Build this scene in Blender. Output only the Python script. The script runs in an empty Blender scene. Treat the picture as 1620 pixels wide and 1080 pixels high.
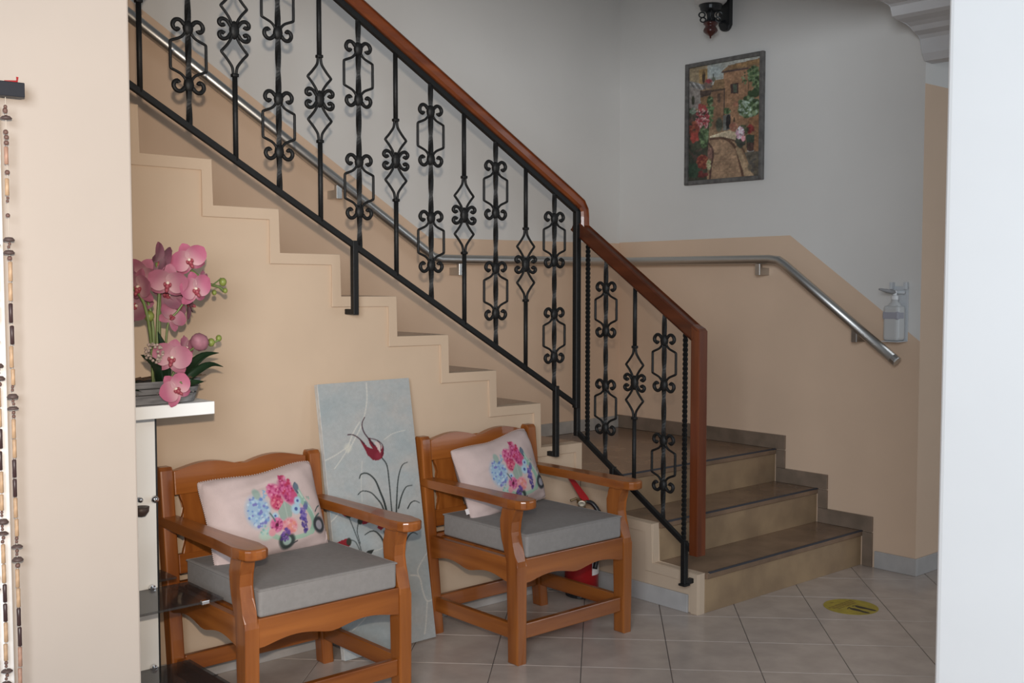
import bpy, bmesh, math, random
import numpy as np
from mathutils import Vector, Matrix

random.seed(7)
R = math.radians
SC = bpy.context.scene
COL = SC.collection

# ------------------------------------------------------------------ camera
cam_d = bpy.data.cameras.new('camera'); cam = bpy.data.objects.new('camera', cam_d); COL.objects.link(cam)
cam.location = (-3.8442, -3.8515, 1.5026)
cam.rotation_euler = (R(90 - 3.3027), 0, R(-41.3887))
cam_d.sensor_width = 36; cam_d.lens = 1757.79 / 1620 * 36
cam_d.clip_start = 0.05
SC.camera = cam

# ------------------------------------------------------------------ world, lights, exposure
w = bpy.data.worlds.new('world'); SC.world = w; w.use_nodes = True
bg = w.node_tree.nodes['Background']
bg.inputs[0].default_value = (0.86, 0.93, 1.0, 1); bg.inputs[1].default_value = 0.12

def area(name, loc, target, size, size_y, energy, color):
    l = bpy.data.lights.new(name, 'AREA'); l.shape = 'RECTANGLE'; l.size = size; l.size_y = size_y
    l.energy = energy; l.color = color
    o = bpy.data.objects.new(name, l); COL.objects.link(o); o.location = loc
    o.rotation_euler = (Vector(target) - Vector(loc)).to_track_quat('-Z', 'Y').to_euler()
    return o
# the camera's flash, on the shoe just above the lens, its beam falling off towards the edges
fl_ = bpy.data.lights.new('camera_flash', 'SPOT'); fl_.energy = 335; fl_.color = (1.0, 0.83, 0.66)
fl_.spot_size = R(60); fl_.spot_blend = 1.0; fl_.shadow_soft_size = 0.025
fo = bpy.data.objects.new('camera_flash', fl_); COL.objects.link(fo); fo.location = (-3.83, -3.84, 1.69)
fo.rotation_euler = (Vector((-2.05, 0.0, 1.42)) - fo.location).to_track_quat('-Z', 'Y').to_euler()
# daylight from the window behind the photographer
area('window_daylight', (-5.1, -4.7, 2.2), (0.8, -1.0, 1.1), 1.8, 1.5, 215, (0.86, 0.93, 1.0))
# daylight from the entrance to the right of the white wall
area('entrance_daylight', (2.6, -4.6, 1.9), (1.0, -1.0, 0.9), 1.6, 2.0, 30, (0.86, 0.93, 1.0))

SC.view_settings.view_transform = 'Standard'; SC.view_settings.look = 'None'
SC.view_settings.exposure = -0.08; SC.view_settings.gamma = 1.0
SC.view_settings.use_curve_mapping = False

# ------------------------------------------------------------------ materials
def lin(c):
    return tuple((v / 12.92) if v <= 0.04045 else ((v + 0.055) / 1.055) ** 2.4 for v in c)
def rgb(r, g, b, gain=1.0):
    return tuple(min(0.92, v * gain) for v in lin((r / 255, g / 255, b / 255)))
MATS = {}
def mat(name, color, rough=0.5, metal=0.0, var=0.0, vscale=6.0, bump=0.0, bscale=60.0, stretch=None,
        color2=None, spec=0.5, trans=0.0, coat=0.0, alpha=1.0, detail=4.0, lo=0.35, hi=0.65):
    if name in MATS: return MATS[name]
    m = bpy.data.materials.new(name); m.use_nodes = True; nt = m.node_tree; N = nt.nodes; L = nt.links
    p = N['Principled BSDF']
    p.inputs['Base Color'].default_value = (*color, 1); p.inputs['Roughness'].default_value = rough
    p.inputs['Metallic'].default_value = metal; p.inputs['Specular IOR Level'].default_value = spec
    p.inputs['Transmission Weight'].default_value = trans; p.inputs['Coat Weight'].default_value = coat
    p.inputs['Alpha'].default_value = alpha
    tc = N.new('ShaderNodeTexCoord'); vec = tc.outputs['Object']
    if stretch:
        mp = N.new('ShaderNodeMapping'); mp.inputs['Scale'].default_value = stretch
        L.new(vec, mp.inputs['Vector']); vec = mp.outputs['Vector']
    if var > 0 or color2:
        n = N.new('ShaderNodeTexNoise'); n.inputs['Scale'].default_value = vscale; n.inputs['Detail'].default_value = detail
        L.new(vec, n.inputs['Vector'])
        r = N.new('ShaderNodeValToRGB')
        c2 = color2 or tuple(v * (1 - var) for v in color)
        c1 = color if color2 else tuple(min(1, v * (1 + var * 0.5)) for v in color)
        r.color_ramp.elements[0].position = lo; r.color_ramp.elements[0].color = (*c2, 1)
        r.color_ramp.elements[1].position = hi; r.color_ramp.elements[1].color = (*c1, 1)
        L.new(n.outputs['Fac'], r.inputs['Fac']); L.new(r.outputs['Color'], p.inputs['Base Color'])
    if bump > 0:
        n2 = N.new('ShaderNodeTexNoise'); n2.inputs['Scale'].default_value = bscale; n2.inputs['Detail'].default_value = 3
        L.new(vec, n2.inputs['Vector'])
        b = N.new('ShaderNodeBump'); b.inputs['Strength'].default_value = bump; b.inputs['Distance'].default_value = 0.01
        L.new(n2.outputs['Fac'], b.inputs['Height']); L.new(b.outputs['Normal'], p.inputs['Normal'])
    MATS[name] = m; return m
def attr_mat(name, rough=0.6, bump=0.0, bscale=300, spec=0.3):
    m = mat(name, (0.8, 0.8, 0.8), rough, bump=bump, bscale=bscale, spec=spec)
    a = m.node_tree.nodes.new('ShaderNodeAttribute'); a.attribute_name = 'paint'
    m.node_tree.links.new(a.outputs['Color'], m.node_tree.nodes['Principled BSDF'].inputs['Base Color'])
    return m

M_CREAM = mat('cream_wall_paint', (0.60, 0.46, 0.335), 0.75, var=0.05, vscale=2.2, bump=0.06, bscale=18, spec=0.3)
M_CREAM_L = mat('pale_cream_wall_paint', (0.48, 0.42, 0.37), 0.8, var=0.03, vscale=2.0, bump=0.05, bscale=18, spec=0.25)
M_WHITE = mat('white_wall_paint', (0.74, 0.715, 0.68), 0.8, var=0.03, vscale=1.6, bump=0.05, bscale=16, spec=0.25)
M_BEIGE = mat('beige_dado_paint', (0.74, 0.54, 0.39), 0.62, var=0.05, vscale=1.8, bump=0.05, bscale=16, spec=0.3)
M_JAMB = mat('bright_white_paint', (0.93, 0.93, 0.93), 0.8, var=0.02, vscale=2, bump=0.12, bscale=7, spec=0.2)
M_PLASTER = mat('white_plaster', (0.66, 0.65, 0.65), 0.85, var=0.05, vscale=5, bump=0.2, bscale=20, spec=0.2)
M_MARBLE = mat('taupe_marble', (0.27, 0.172, 0.11), 0.24, color2=(0.18, 0.115, 0.075), vscale=5.5, detail=8, spec=0.5)
M_MARBLE_R = mat('ochre_marble_riser', (0.40, 0.272, 0.158), 0.28, color2=(0.27, 0.18, 0.108), vscale=4.5, detail=9, spec=0.5)
M_SKIRT = mat('brown_marble_skirting', (0.24, 0.175, 0.13), 0.35, color2=(0.17, 0.125, 0.09), vscale=9, detail=8)
M_SKIRT_L = mat('grey_marble_skirting', (0.47, 0.44, 0.40), 0.3, color2=(0.36, 0.34, 0.32), vscale=9, detail=8)
M_STRIP = mat('dark_nosing_strip', (0.045, 0.045, 0.055), 0.6)
M_TILE = mat('glazed_floor_tile', (0.56, 0.47, 0.41), 0.22, color2=(0.46, 0.385, 0.335), vscale=7, detail=7, spec=0.5)
M_GROUT = mat('floor_grout', (0.16, 0.14, 0.125), 0.9)
M_BASEB = mat('pale_grey_baseboard', (0.48, 0.46, 0.445), 0.4, var=0.12, vscale=8, detail=6)
M_IRON = mat('black_wrought_iron', (0.008, 0.008, 0.008), 0.55, spec=0.4, bump=0.15, bscale=90)
M_STEEL = mat('brushed_steel', (0.55, 0.54, 0.52), 0.38, metal=1.0, bump=0.02, bscale=200)
M_CHROME = mat('chrome', (0.75, 0.75, 0.76), 0.12, metal=1.0)
def wood(name, c, c2, axis, rough=0.3, coat=0.3):
    s = {'x': (1.5, 22, 22), 'y': (22, 1.5, 22), 'z': (22, 22, 1.5)}[axis]
    return mat(name, c, rough, color2=c2, vscale=1.0, stretch=s, coat=coat, detail=5, bump=0.03, bscale=3, lo=0.3, hi=0.7)
W1, W2 = (0.36, 0.115, 0.022), (0.19, 0.050, 0.008)
WX, WY, WZ = (wood('pine_varnish_' + a, W1, W2, a) for a in 'xyz')
H1, H2 = (0.25, 0.062, 0.014), (0.13, 0.028, 0.008)
HDY, HDZ = (wood('dark_handrail_' + a, (0.13, 0.033, 0.011), (0.065, 0.016, 0.006), a, 0.4, 0.15) for a in 'yz')
HX, HY, HZ = (wood('red_brown_handrail_' + a, H1, H2, a, 0.35, 0.2) for a in 'xyz')
M_GREYFAB = mat('grey_cushion_fabric', (0.265, 0.25, 0.24), 0.92, var=0.05, vscale=60, bump=0.12, bscale=300, spec=0.2)
M_RED = mat('extinguisher_red', (0.36, 0.010, 0.013), 0.35, coat=0.15)
M_BLACKP = mat('black_plastic', (0.015, 0.015, 0.017), 0.4)
M_WHITEP = mat('white_plastic', (0.78, 0.78, 0.78), 0.4)
M_LABEL = mat('white_paper_label', (0.78, 0.74, 0.74), 0.6)
M_BRASS = mat('brass', (0.40, 0.30, 0.17), 0.5, metal=1.0)

# ------------------------------------------------------------------ mesh helpers
def finish(name, bm, m, parent=None, smooth=False, loc=None, kind=None):
    bmesh.ops.recalc_face_normals(bm, faces=bm.faces)
    me = bpy.data.meshes.new(name); bm.to_mesh(me); bm.free()
    ms = m if isinstance(m, (list, tuple)) else [m]
    for x in ms: me.materials.append(x)
    if smooth:
        for p in me.polygons: p.use_smooth = True
    return link(name, me, parent, loc, kind)
def link(name, me, parent=None, loc=None, kind=None):
    o = bpy.data.objects.new(name, me); COL.objects.link(o)
    if parent: o.parent = parent
    if loc is not None: o.location = loc
    if kind: o['kind'] = kind
    return o
def tag(o, label, cat=None, group=None, kind=None):
    o['label'] = label
    if cat: o['category'] = cat
    if group: o['group'] = group
    if kind: o['kind'] = kind
    return o
def thing(name, label, cat, loc=(0, 0, 0), rot=(0, 0, 0), group=None):
    o = bpy.data.objects.new(name, None); COL.objects.link(o); o.location = loc; o.rotation_euler = rot
    o.empty_display_size = 0.05
    return tag(o, label, cat, group)
def copy_tree(o, parent=None):
    c = o.copy(); COL.objects.link(c); c.parent = parent
    for ch in list(o.children): copy_tree(ch, c)
    return c
def box(bm, x0, x1, y0, y1, z0, z1, bev=0.0, seg=2):
    r = bmesh.ops.create_cube(bm, size=1.0); vs = r['verts']
    for v in vs:
        v.co = ((x0 + x1) / 2 + v.co.x * (x1 - x0), (y0 + y1) / 2 + v.co.y * (y1 - y0), (z0 + z1) / 2 + v.co.z * (z1 - z0))
    if bev > 0:
        es = list({e for v in vs for e in v.link_edges})
        bmesh.ops.bevel(bm, geom=es, offset=bev, segments=seg, affect='EDGES', profile=0.5)
    return bm
def bx(*a, **k):
    return box(bmesh.new(), *a, **k)
def prism(bm, pts, axis, a, b, bev=0.0, seg=2):
    """closed polygon extruded along axis between a and b; pts are the other two coordinates in x,y,z order"""
    def P(p, t):
        return {'x': (t, p[0], p[1]), 'y': (p[0], t, p[1]), 'z': (p[0], p[1], t)}[axis]
    v0 = [bm.verts.new(P(p, a)) for p in pts]; v1 = [bm.verts.new(P(p, b)) for p in pts]
    n = len(pts)
    f0 = bm.faces.new(v0); f1 = bm.faces.new(v1)
    for i in range(n):
        bm.faces.new((v0[i], v0[(i + 1) % n], v1[(i + 1) % n], v1[i]))
    if bev > 0:
        es = list(f0.edges) + list(f1.edges)
        bmesh.ops.bevel(bm, geom=es, offset=bev, segments=seg, affect='EDGES', profile=0.5)
    return bm
def tube(bm, pts, r, seg=8, cap=True, flat=1.0, up=None):
    """swept round section; r is a number or a list; flat squashes it along 'up'"""
    pts = [Vector(p) for p in pts]; n = len(pts)
    rs = r if isinstance(r, (list, tuple)) else [r] * n
    rings = []; nrm = None
    for i, p in enumerate(pts):
        t = (pts[min(i + 1, n - 1)] - pts[max(i - 1, 0)]).normalized()
        if up is not None:
            nrm = (Vector(up) - t * t.dot(Vector(up))).normalized()
        elif nrm is None:
            a = Vector((0, 0, 1)) if abs(t.z) < 0.9 else Vector((1, 0, 0)); nrm = (a - t * t.dot(a)).normalized()
        else:
            nrm = (nrm - t * t.dot(nrm)).normalized()
        bn = t.cross(nrm)
        rings.append([bm.verts.new(p + (nrm * math.cos(2 * math.pi * k / seg) * flat + bn * math.sin(2 * math.pi * k / seg)) * rs[i]) for k in range(seg)])
    for i in range(n - 1):
        for k in range(seg):
            bm.faces.new((rings[i][k], rings[i][(k + 1) % seg], rings[i + 1][(k + 1) % seg], rings[i + 1][k]))
    if cap:
        bm.faces.new(rings[0][::-1]); bm.faces.new(rings[-1])
    return bm
def lathe(bm, prof, seg=20, axis=(0, 0, 1), o=(0, 0, 0)):
    """prof: (radius, height) pairs turned round an axis through o"""
    ax = Vector(axis).normalized(); a = Vector((1, 0, 0)) if abs(ax.x) < 0.9 else Vector((0, 1, 0))
    u = (a - ax * ax.dot(a)).normalized(); v = ax.cross(u); o = Vector(o)
    rings = []
    for r, h in prof:
        if r < 1e-5: rings.append([bm.verts.new(o + ax * h)])
        else: rings.append([bm.verts.new(o + ax * h + (u * math.cos(2 * math.pi * k / seg) + v * math.sin(2 * math.pi * k / seg)) * r) for k in range(seg)])
    for A, B in zip(rings, rings[1:]):
        for k in range(seg):
            k2 = (k + 1) % seg
            if len(A) == 1 and len(B) == 1: continue
            if len(A) == 1: bm.faces.new((A[0], B[k2], B[k]))
            elif len(B) == 1: bm.faces.new((A[k], A[k2], B[0]))
            else: bm.faces.new((A[k], A[k2], B[k2], B[k]))
    for ring, rev in ((rings[0], True), (rings[-1], False)):
        if len(ring) > 1: bm.faces.new(ring[::-1] if rev else ring)
    return bm
def ball(bm, c, r, seg=10, sx=1, sy=1, sz=1):
    res = bmesh.ops.create_uvsphere(bm, u_segments=seg, v_segments=max(6, seg // 2 + 2), radius=1)
    for v in res['verts']:
        v.co = Vector(c) + Vector((v.co.x * r * sx, v.co.y * r * sy, v.co.z * r * sz))
    return bm
def smooth_path(pts, n=4):
    """Catmull-Rom through pts"""
    P = [Vector(p) for p in pts]; out = []
    for i in range(len(P) - 1):
        p0, p1, p2, p3 = P[max(i - 1, 0)], P[i], P[i + 1], P[min(i + 2, len(P) - 1)]
        for k in range(n):
            t = k / n
            out.append(0.5 * ((2 * p1) + (-p0 + p2) * t + (2 * p0 - 5 * p1 + 4 * p2 - p3) * t * t + (-p0 + 3 * p1 - 3 * p2 + p3) * t ** 3))
    out.append(P[-1]); return out

# ------------------------------------------------------------------ dimensions of the place
W, D = 1.3326, 0.9952            # right wall plane (x), back wall plane (y)
T, H, T2, H2R = 0.277, 0.172, 0.2714, 0.1832
Y3 = -0.2028; Y2 = Y3 - T2; Y1 = Y2 - T2
LZ = 3 * H2R                     # landing height
def ztread(k):                   # top of the k-th upper tread (k = 0 is the first above the landing)
    return LZ + 0.1425 if k == 0 else LZ + 0.1425 + 0.215 + (k - 1) * H
NK = 12
YEND = -1.05                     # where the right wall ends
WX_ = W + 1.6

# ------------------------------------------------------------------ floor with separate tiles
fl = finish('floor', bx(-6.5, 4.0, -8.0, 1.2, -0.12, -0.004), M_GROUT, kind='structure')
tag(fl, 'pale glazed tile floor laid diagonally in front of the stairs')
S = 0.3432; GA = -0.8021
ux = Vector((math.cos(GA), math.sin(GA), 0)); uy = Vector((-math.sin(GA), math.cos(GA), 0)); g0 = Vector((0.353, -1.128, 0))
bm = bx(-S / 2 + .0016, S / 2 - .0016, -S / 2 + .0016, S / 2 - .0016, -0.010, 0.0)
top = [e for e in bm.edges if all(v.co.z > -0.001 for v in e.verts)]
bmesh.ops.bevel(bm, geom=top, offset=0.0012, segments=1, affect='EDGES')
tile_mesh = None
for i in range(-16, 17):
    for j in range(-16, 17):
        c = g0 + ux * (i + .5) * S + uy * (j + .5) * S
        if not (-3.6 < c.x < 2.7 and -3.0 < c.y < 0.12): continue
        if c.x > 0.25 and c.y > -0.5 and c.x < W + 0.05: continue
        if c.x > W + 0.25 and c.y > YEND + 0.25: continue
        if tile_mesh is None:
            t = finish('tile', bm, M_TILE, fl); tile_mesh = t.data
        else:
            t = link('tile', tile_mesh, fl)
        t.location = c; t.rotation_euler = (0, 0, GA + math.pi / 2 * ((i * 7 + j * 3) % 4))

# ------------------------------------------------------------------ walls
def wall_two_tone(name, faces, mats, parent=None):
    """faces: list of (vertex list, material index), one mesh"""
    bm = bmesh.new()
    for vs, mi in faces:
        f = bm.faces.new([bm.verts.new(v) for v in vs]); f.material_index = mi
    bmesh.ops.remove_doubles(bm, verts=bm.verts, dist=1e-5)
    me = bpy.data.meshes.new(name); bm.to_mesh(me); bm.free()
    for m in mats: me.materials.append(m)
    return link(name, me, parent, kind='structure')
ZT = 4.6
def bandz(x): return 1.717 + max(0.0, -0.169 - x) * 0.61
# back wall: slab with a painted dado that climbs with the stairs
XL = -4.6
fs = []
for (a, b) in ((XL, -0.169), (-0.169, W)):
    za, zb = min(ZT, bandz(a)), min(ZT, bandz(b))
    fs.append(([(a, D, 0), (b, D, 0), (b, D, zb), (a, D, za)], 1))
    fs.append(([(a, D, za), (b, D, zb), (b, D, ZT), (a, D, ZT)], 0))
fs.append(([(XL, D + .15, 0), (W + .15, D + .15, 0), (W + .15, D + .15, ZT), (XL, D + .15, ZT)], 0))
fs.append(([(XL, D, ZT), (W, D, ZT), (W + .15, D + .15, ZT), (XL, D + .15, ZT)], 0))
wall_two_tone('wall_back', fs, [M_WHITE, M_BEIGE])
# right wall: level dado on the landing, then falling with the lower flight; its end faces the hall
fs = []
seq = [(D, 1.722), (-0.279, 1.732), (YEND, 1.184)]
for (ya, za), (yb, zb) in zip(seq, seq[1:]):
    fs.append(([(W, ya, 0), (W, yb, 0), (W, yb, zb), (W, ya, za)], 1))
    fs.append(([(W, ya, za), (W, yb, zb), (W, yb, ZT), (W, ya, ZT)], 0))
fs.append(([(W, YEND, 0), (WX_, YEND, 0), (WX_, YEND, 2.455), (W, YEND, 2.455)], 1))
fs.append(([(W, YEND, 2.455), (WX_, YEND, 2.455), (WX_, YEND, ZT), (W, YEND, ZT)], 0))
wall_two_tone('wall_right', fs, [M_WHITE, M_BEIGE])
# near left wall with the doorway trim, and the white wall that closes the view on the right
finish('wall_left', bx(-6.0, -2.614, -0.90, -0.74, 0, 3.3, bev=0.006), M_CREAM_L, kind='structure')
finish('wall_near_right', bx(-0.9, -0.65, -6.5, -2.318, 0, 3.3, bev=0.02, seg=3), M_JAMB, kind='structure')
finish('trim_1', bx(-3.06, -2.956, -0.925, -0.898, 0, 1.93, bev=0.006), M_JAMB, kind='structure')
# arch over the foot of the stairs: a beam with a stepped plaster corbel at the wall end
prof = [(W + .06, 3.1), (-3.6, 3.1), (-3.6, 2.775), (0.781, 2.775), (0.90, 2.785), (0.978, 2.779), (0.996, 2.77), (1.008, 2.728), (1.043, 2.719),
        (1.13, 2.716), (1.177, 2.706), (1.202, 2.686), (1.256, 2.675), (1.275, 2.66), (1.290, 2.592), (1.316, 2.559), (W + .06, 2.555)]
finish('trim_2', prism(bmesh.new(), [(x, z) for x, z in prof], 'y', YEND - 0.34, YEND + 0.001, bev=0.003, seg=1), M_PLASTER, kind='structure')
# baseboards
finish('baseboard_left', bx(-2.60, -0.012, -0.012, 0.0, 0, 0.085, bev=0.003), M_BASEB, kind='structure')
finish('baseboard_stairs', bx(-0.012, 0.0, Y1 + 0.055, -0.0125, 0, 0.083, bev=0.003), M_BASEB, kind='structure')
finish('baseboard_right', bx(W - 0.012, W, YEND - 0.012, Y1 - 0.082, 0, 0.088, bev=0.003), M_BASEB, kind='structure')
finish('baseboard_right_end', bx(W + 0.0, WX_, YEND - 0.012, YEND, 0, 0.088, bev=0.003), M_BASEB, kind='structure')

# ------------------------------------------------------------------ staircase
st = thing('staircase', 'marble staircase turning at a landing, with a cream painted stepped side wall', 'staircase', (0, 0, 0))
# side wall of the upper flight (stepped), faces the hall at y = 0
pts = [(XL, 0), (0, 0), (0, ztread(0))]
for k in range(NK):
    pts.append((-(k + 1) * T, ztread(k)))
    if k < NK - 1: pts.append((-(k + 1) * T, ztread(k + 1)))
pts.append((XL, ztread(NK - 1)))
finish('side_wall', prism(bmesh.new(), pts, 'y', 0.0, 0.06), M_CREAM, st)
# raised border that follows the steps
bw = 0.040
bm = bmesh.new()
outer = [(0.0, LZ - 0.01)]
inner = [(-bw, LZ - 0.01)]
for k in range(NK - 1):
    z = ztread(k)
    outer += [(-k * T, z), (-(k + 1) * T, z)]
    inner += [(-k * T - bw, z - bw), (-(k + 1) * T - bw, z - bw)]
loop = outer + inner[::-1]
prism(bm, loop, 'y', -0.011, 0.0005, bev=0.002, seg=1)
finish('border_moulding', bm, M_CREAM, st)
# side wall of the lower flight, faces x-
pts = [(0.0, 0), (Y1, 0), (Y1, H2R), (Y2, H2R), (Y2, 2 * H2R), (Y3, 2 * H2R), (Y3, LZ), (0.0, LZ)]
finish('side_wall', prism(bmesh.new(), pts, 'x', 0.0, 0.045, bev=0.004), M_CREAM, st)
ip = [(-0.0005, LZ - bw), (Y3 + bw, LZ - bw), (Y3 + bw, 2 * H2R - bw), (Y2 + bw, 2 * H2R - bw), (Y2 + bw, H2R - bw), (Y1 + bw, H2R - bw), (Y1 + bw, 0.0)]
op = [(Y1, 0.0), (Y1, H2R), (Y2, H2R), (Y2, 2 * H2R), (Y3, 2 * H2R), (Y3, LZ), (-0.0005, LZ)]
finish('border_moulding', prism(bmesh.new(), ip + op, 'x', -0.009, 0.0005, bev=0.002, seg=1), M_CREAM, st)
# lower flight: risers, treads, nosing strips
for i, (yr, depth) in enumerate(((Y1, T2), (Y2, T2), (Y3, None))):
    zt = (i + 1) * H2R
    finish('riser', bx(0.045, W, yr, yr + 0.025, i * H2R, zt - 0.028, bev=0.001), M_MARBLE_R, st)
    yb = yr + depth + 0.02 if depth else D
    tr = finish('tread' if depth else 'landing_slab', bx(0.0455, W, yr - 0.012, yb, zt - 0.028, zt, bev=0.004), M_MARBLE, st)
    finish('nosing_strip', bx(0.06, W - 0.01, yr - 0.0125, yr - 0.002, zt - 0.005, zt + 0.003, bev=0.001), M_STRIP, tr)
finish('landing_edge', bx(0.0005, 0.045, Y3 + 0.001, D, LZ - 0.02, LZ - 0.0005), M_MARBLE, st)
# upper flight
for k in range(NK):
    z = ztread(k); zl = LZ if k == 0 else ztread(k - 1)
    finish('tread', bx(-(k + 1) * T - 0.01, -k * T + 0.012, 0.0605, D, z - 0.028, z, bev=0.004), M_MARBLE, st)
    finish('riser', bx(-k * T - 0.025, -k * T, 0.0605, D, zl, z - 0.028, bev=0.001), M_MARBLE_R, st)
# skirting pieces along the right wall (one tile across, one tile down per step) and round the landing
sk = 0.014; fw = 0.068; sh = 0.080
for i, yr in enumerate((Y1, Y2, Y3)):
    zt = (i + 1) * H2R
    finish('skirting_tile', bx(W - sk, W, yr - fw, yr - 0.0125, i * H2R + 0.001 + (sh if i else 0), zt - 0.004, bev=0.0015), M_SKIRT, st)
    yb = yr + T2 - 0.013 if i < 2 else D
    finish('skirting_tile', bx(W - sk, W, yr - fw, yb, zt + 0.0008, zt + sh, bev=0.0015), M_SKIRT, st)
x = W - sk
for n_ in (0.42, 0.42, 0.42):
    finish('skirting_tile', bx(x - n_ + 0.003, x, D - sk, D, LZ + 0.0008, LZ + 0.075, bev=0.0015), M_SKIRT_L, st); x -= n_

# ------------------------------------------------------------------ wrought iron railings
def twisted(bm, a, b, half, turns_per_m=9.0, seg_per_m=70, plain=0.0):
    """square bar twisted about its length"""
    a, b = Vector(a), Vector(b); L_ = (b - a).length; n = max(2, int(L_ * seg_per_m)); t = (b - a) / L_
    u = Vector((1, 0, 0)); v = t.cross(u)
    rings = []
    for i in range(n + 1):
        s = i / n; ang = s * L_ * turns_per_m * 2 * math.pi / 2
        rings.append([bm.verts.new(a + t * (L_ * s) + (u * math.cos(ang + q) + v * math.sin(ang + q)) * half * 1.414) for q in (R(45), R(135), R(225), R(315))])
    for i in range(n):
        for k in range(4):
            bm.faces.new((rings[i][k], rings[i][(k + 1) % 4], rings[i + 1][(k + 1) % 4], rings[i + 1][k]))
    bm.faces.new(rings[0][::-1]); bm.faces.new(rings[-1]); return bm
def rod2(bm, pts, r, n=3):
    tube(bm, smooth_path([(p[0], 0, p[1]) for p in pts], n), r, seg=6)
def cartouche_mesh():
    bm = bmesh.new(); k = 0.116
    for s in (-1, 1):
        half = [(0.036, k - .004), (0.043, k - .013), (0.055, k - .004), (0.057, k + .012), (0.047, k + .027), (0.032, k + .029), (0.019, k + .018), (0.011, k)]
        mid = [(0.013, k - .022), (0.027, k - .040), (0.045, k - .050), (0.064, k - .059), (0.068, k - .068), (0.068, 0)]
        up = half + mid
        pts = up + [(x, -z) for x, z in up[-2::-1]]
        pts = [(s * x, z) for x, z in pts]
        path = smooth_path([(p[0], 0, p[1]) for p in pts], 3)
        rr = [0.0088 if abs(p.z) > k - .018 and abs(p.x) > 0.014 else 0.0060 for p in path]
        tube(bm, path, rr, seg=6)
    for z in (k, -k):
        ball(bm, (0, 0, z), 0.021, 8, sy=.75, sz=1.6)
    for v in bm.verts: v.co.z *= 0.865
    me = bpy.data.meshes.new('scroll_ornament'); bmesh.ops.recalc_face_normals(bm, faces=bm.faces); bm.to_mesh(me); bm.free()
    me.materials.append(M_IRON)
    for p in me.polygons: p.use_smooth = True
    return me
def diamond_mesh():
    bm = bmesh.new()
    for s in (-1, 1):
        for q in (-1, 1):
            pts = [(0.006, 0.19), (0.008, 0.165), (0.014, 0.148), (0.034, 0.119), (0.051, 0.098), (0.049, 0.090), (0.030, 0.066), (0.013, 0.036), (0.004, 0.0)]
            rod2(bm, [(s * x, q * z) for x, z in pts], 0.0060)
            c = [(0.010, 0.004), (0.018, 0.020), (0.030, 0.037), (0.046, 0.042), (0.058, 0.034), (0.059, 0.021), (0.050, 0.014), (0.040, 0.019)]
            tube(bm, smooth_path([(s * x, 0, q * z) for x, z in c], 3), [0.0062 + 0.0028 * min(1, i / 10) for i in range(3 * 7 + 1)], seg=6)
    ball(bm, (0, 0, 0), 0.021, 8, sy=.75, sz=1.9)
    for q in (-1, 1):
        box(bm, -0.0125, 0.0125, -0.011, 0.011, q * 0.19 - 0.007, q * 0.19 + 0.007, bev=0.002, seg=1)
    for v in bm.verts: v.co.z *= 0.865
    me = bpy.data.meshes.new('diamond_scroll'); bmesh.ops.recalc_face_normals(bm, faces=bm.faces); bm.to_mesh(me); bm.free()
    me.materials.append(M_IRON)
    for p in me.polygons: p.use_smooth = True
    return me
CART, DIAM = cartouche_mesh(), diamond_mesh()
def baluster(parent, pos, zb, ztop, kind, along, zc):
    """pos: (x, y); along: 'x' or 'y' direction of the railing; zc: ornament centres"""
    x, y = pos; rz = 0 if along == 'x' else R(90)
    bm = bmesh.new()
    if kind == 'A':
        twisted(bm, (0, 0, zb - zb), (0, 0, ztop - zb), 0.0080, 4)
    elif kind == 'T':
        twisted(bm, (0, 0, 0), (0, 0, ztop - zb), 0.0085, 24, 130)
    else:
        c = zc[0] - zb
        tube(bm, [(0, 0, 0), (0, 0, c - 0.163)], 0.0096, seg=10)
    o = finish('baluster', bm, M_IRON, parent, smooth=(kind == 'B'), loc=(x, y, zb)); o.rotation_euler = (0, 0, rz)
    if kind == 'B':
        finish('upper_bar', tube(bmesh.new(), [(0, 0, c + 0.163), (0, 0, ztop - zb)], 0.0096, seg=10), M_IRON, o, smooth=True)
    for z in zc:
        d = link('scroll_ornament' if kind == 'A' else 'diamond_scroll', CART if kind == 'A' else DIAM, o, (0, 0, z - zb))
    return o
YR = -0.06
def zbr(x): return 0.89 - 0.587 * (x + 0.089)          # centre line of the upper bottom rail
ur = thing('stair_railing', 'long wrought iron railing with scrolls and wooden handrail climbing the upper flight', 'railing', (0, 0, 0), group='stair railings')
XA, XB = -3.05, -0.085
sl = R(0)
def slanted_bar(p0, p1, half_w, half_h, along, bev=0.002, seg=1):
    """bar of rectangular section between two points, section upright"""
    bm = bmesh.new(); p0, p1 = Vector(p0), Vector(p1)
    side = Vector((0, 1, 0)) if along == 'x' else Vector((1, 0, 0)); up = Vector((0, 0, 1))
    vs = []
    for p in (p0, p1):
        vs.append([bm.verts.new(p + side * a * half_w + up * b * half_h) for a, b in ((-1, -1), (1, -1), (1, 1), (-1, 1))])
    bm.faces.new(vs[0][::-1]); bm.faces.new(vs[1])
    for k in range(4): bm.faces.new((vs[0][k], vs[0][(k + 1) % 4], vs[1][(k + 1) % 4], vs[1][k]))
    if bev: bmesh.ops.bevel(bm, geom=list(bm.edges), offset=bev, segments=seg, affect='EDGES')
    return bm
finish('bottom_rail', slanted_bar((XA, YR, zbr(XA)), (XB, YR, zbr(XB)), 0.009, 0.0135, 'x'), M_IRON, ur)
finish('top_bar', slanted_bar((XA, YR, zbr(XA) + 0.925), (-0.075, YR, zbr(-0.075) + 0.925), 0.011, 0.014, 'x'), M_IRON, ur)
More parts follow.
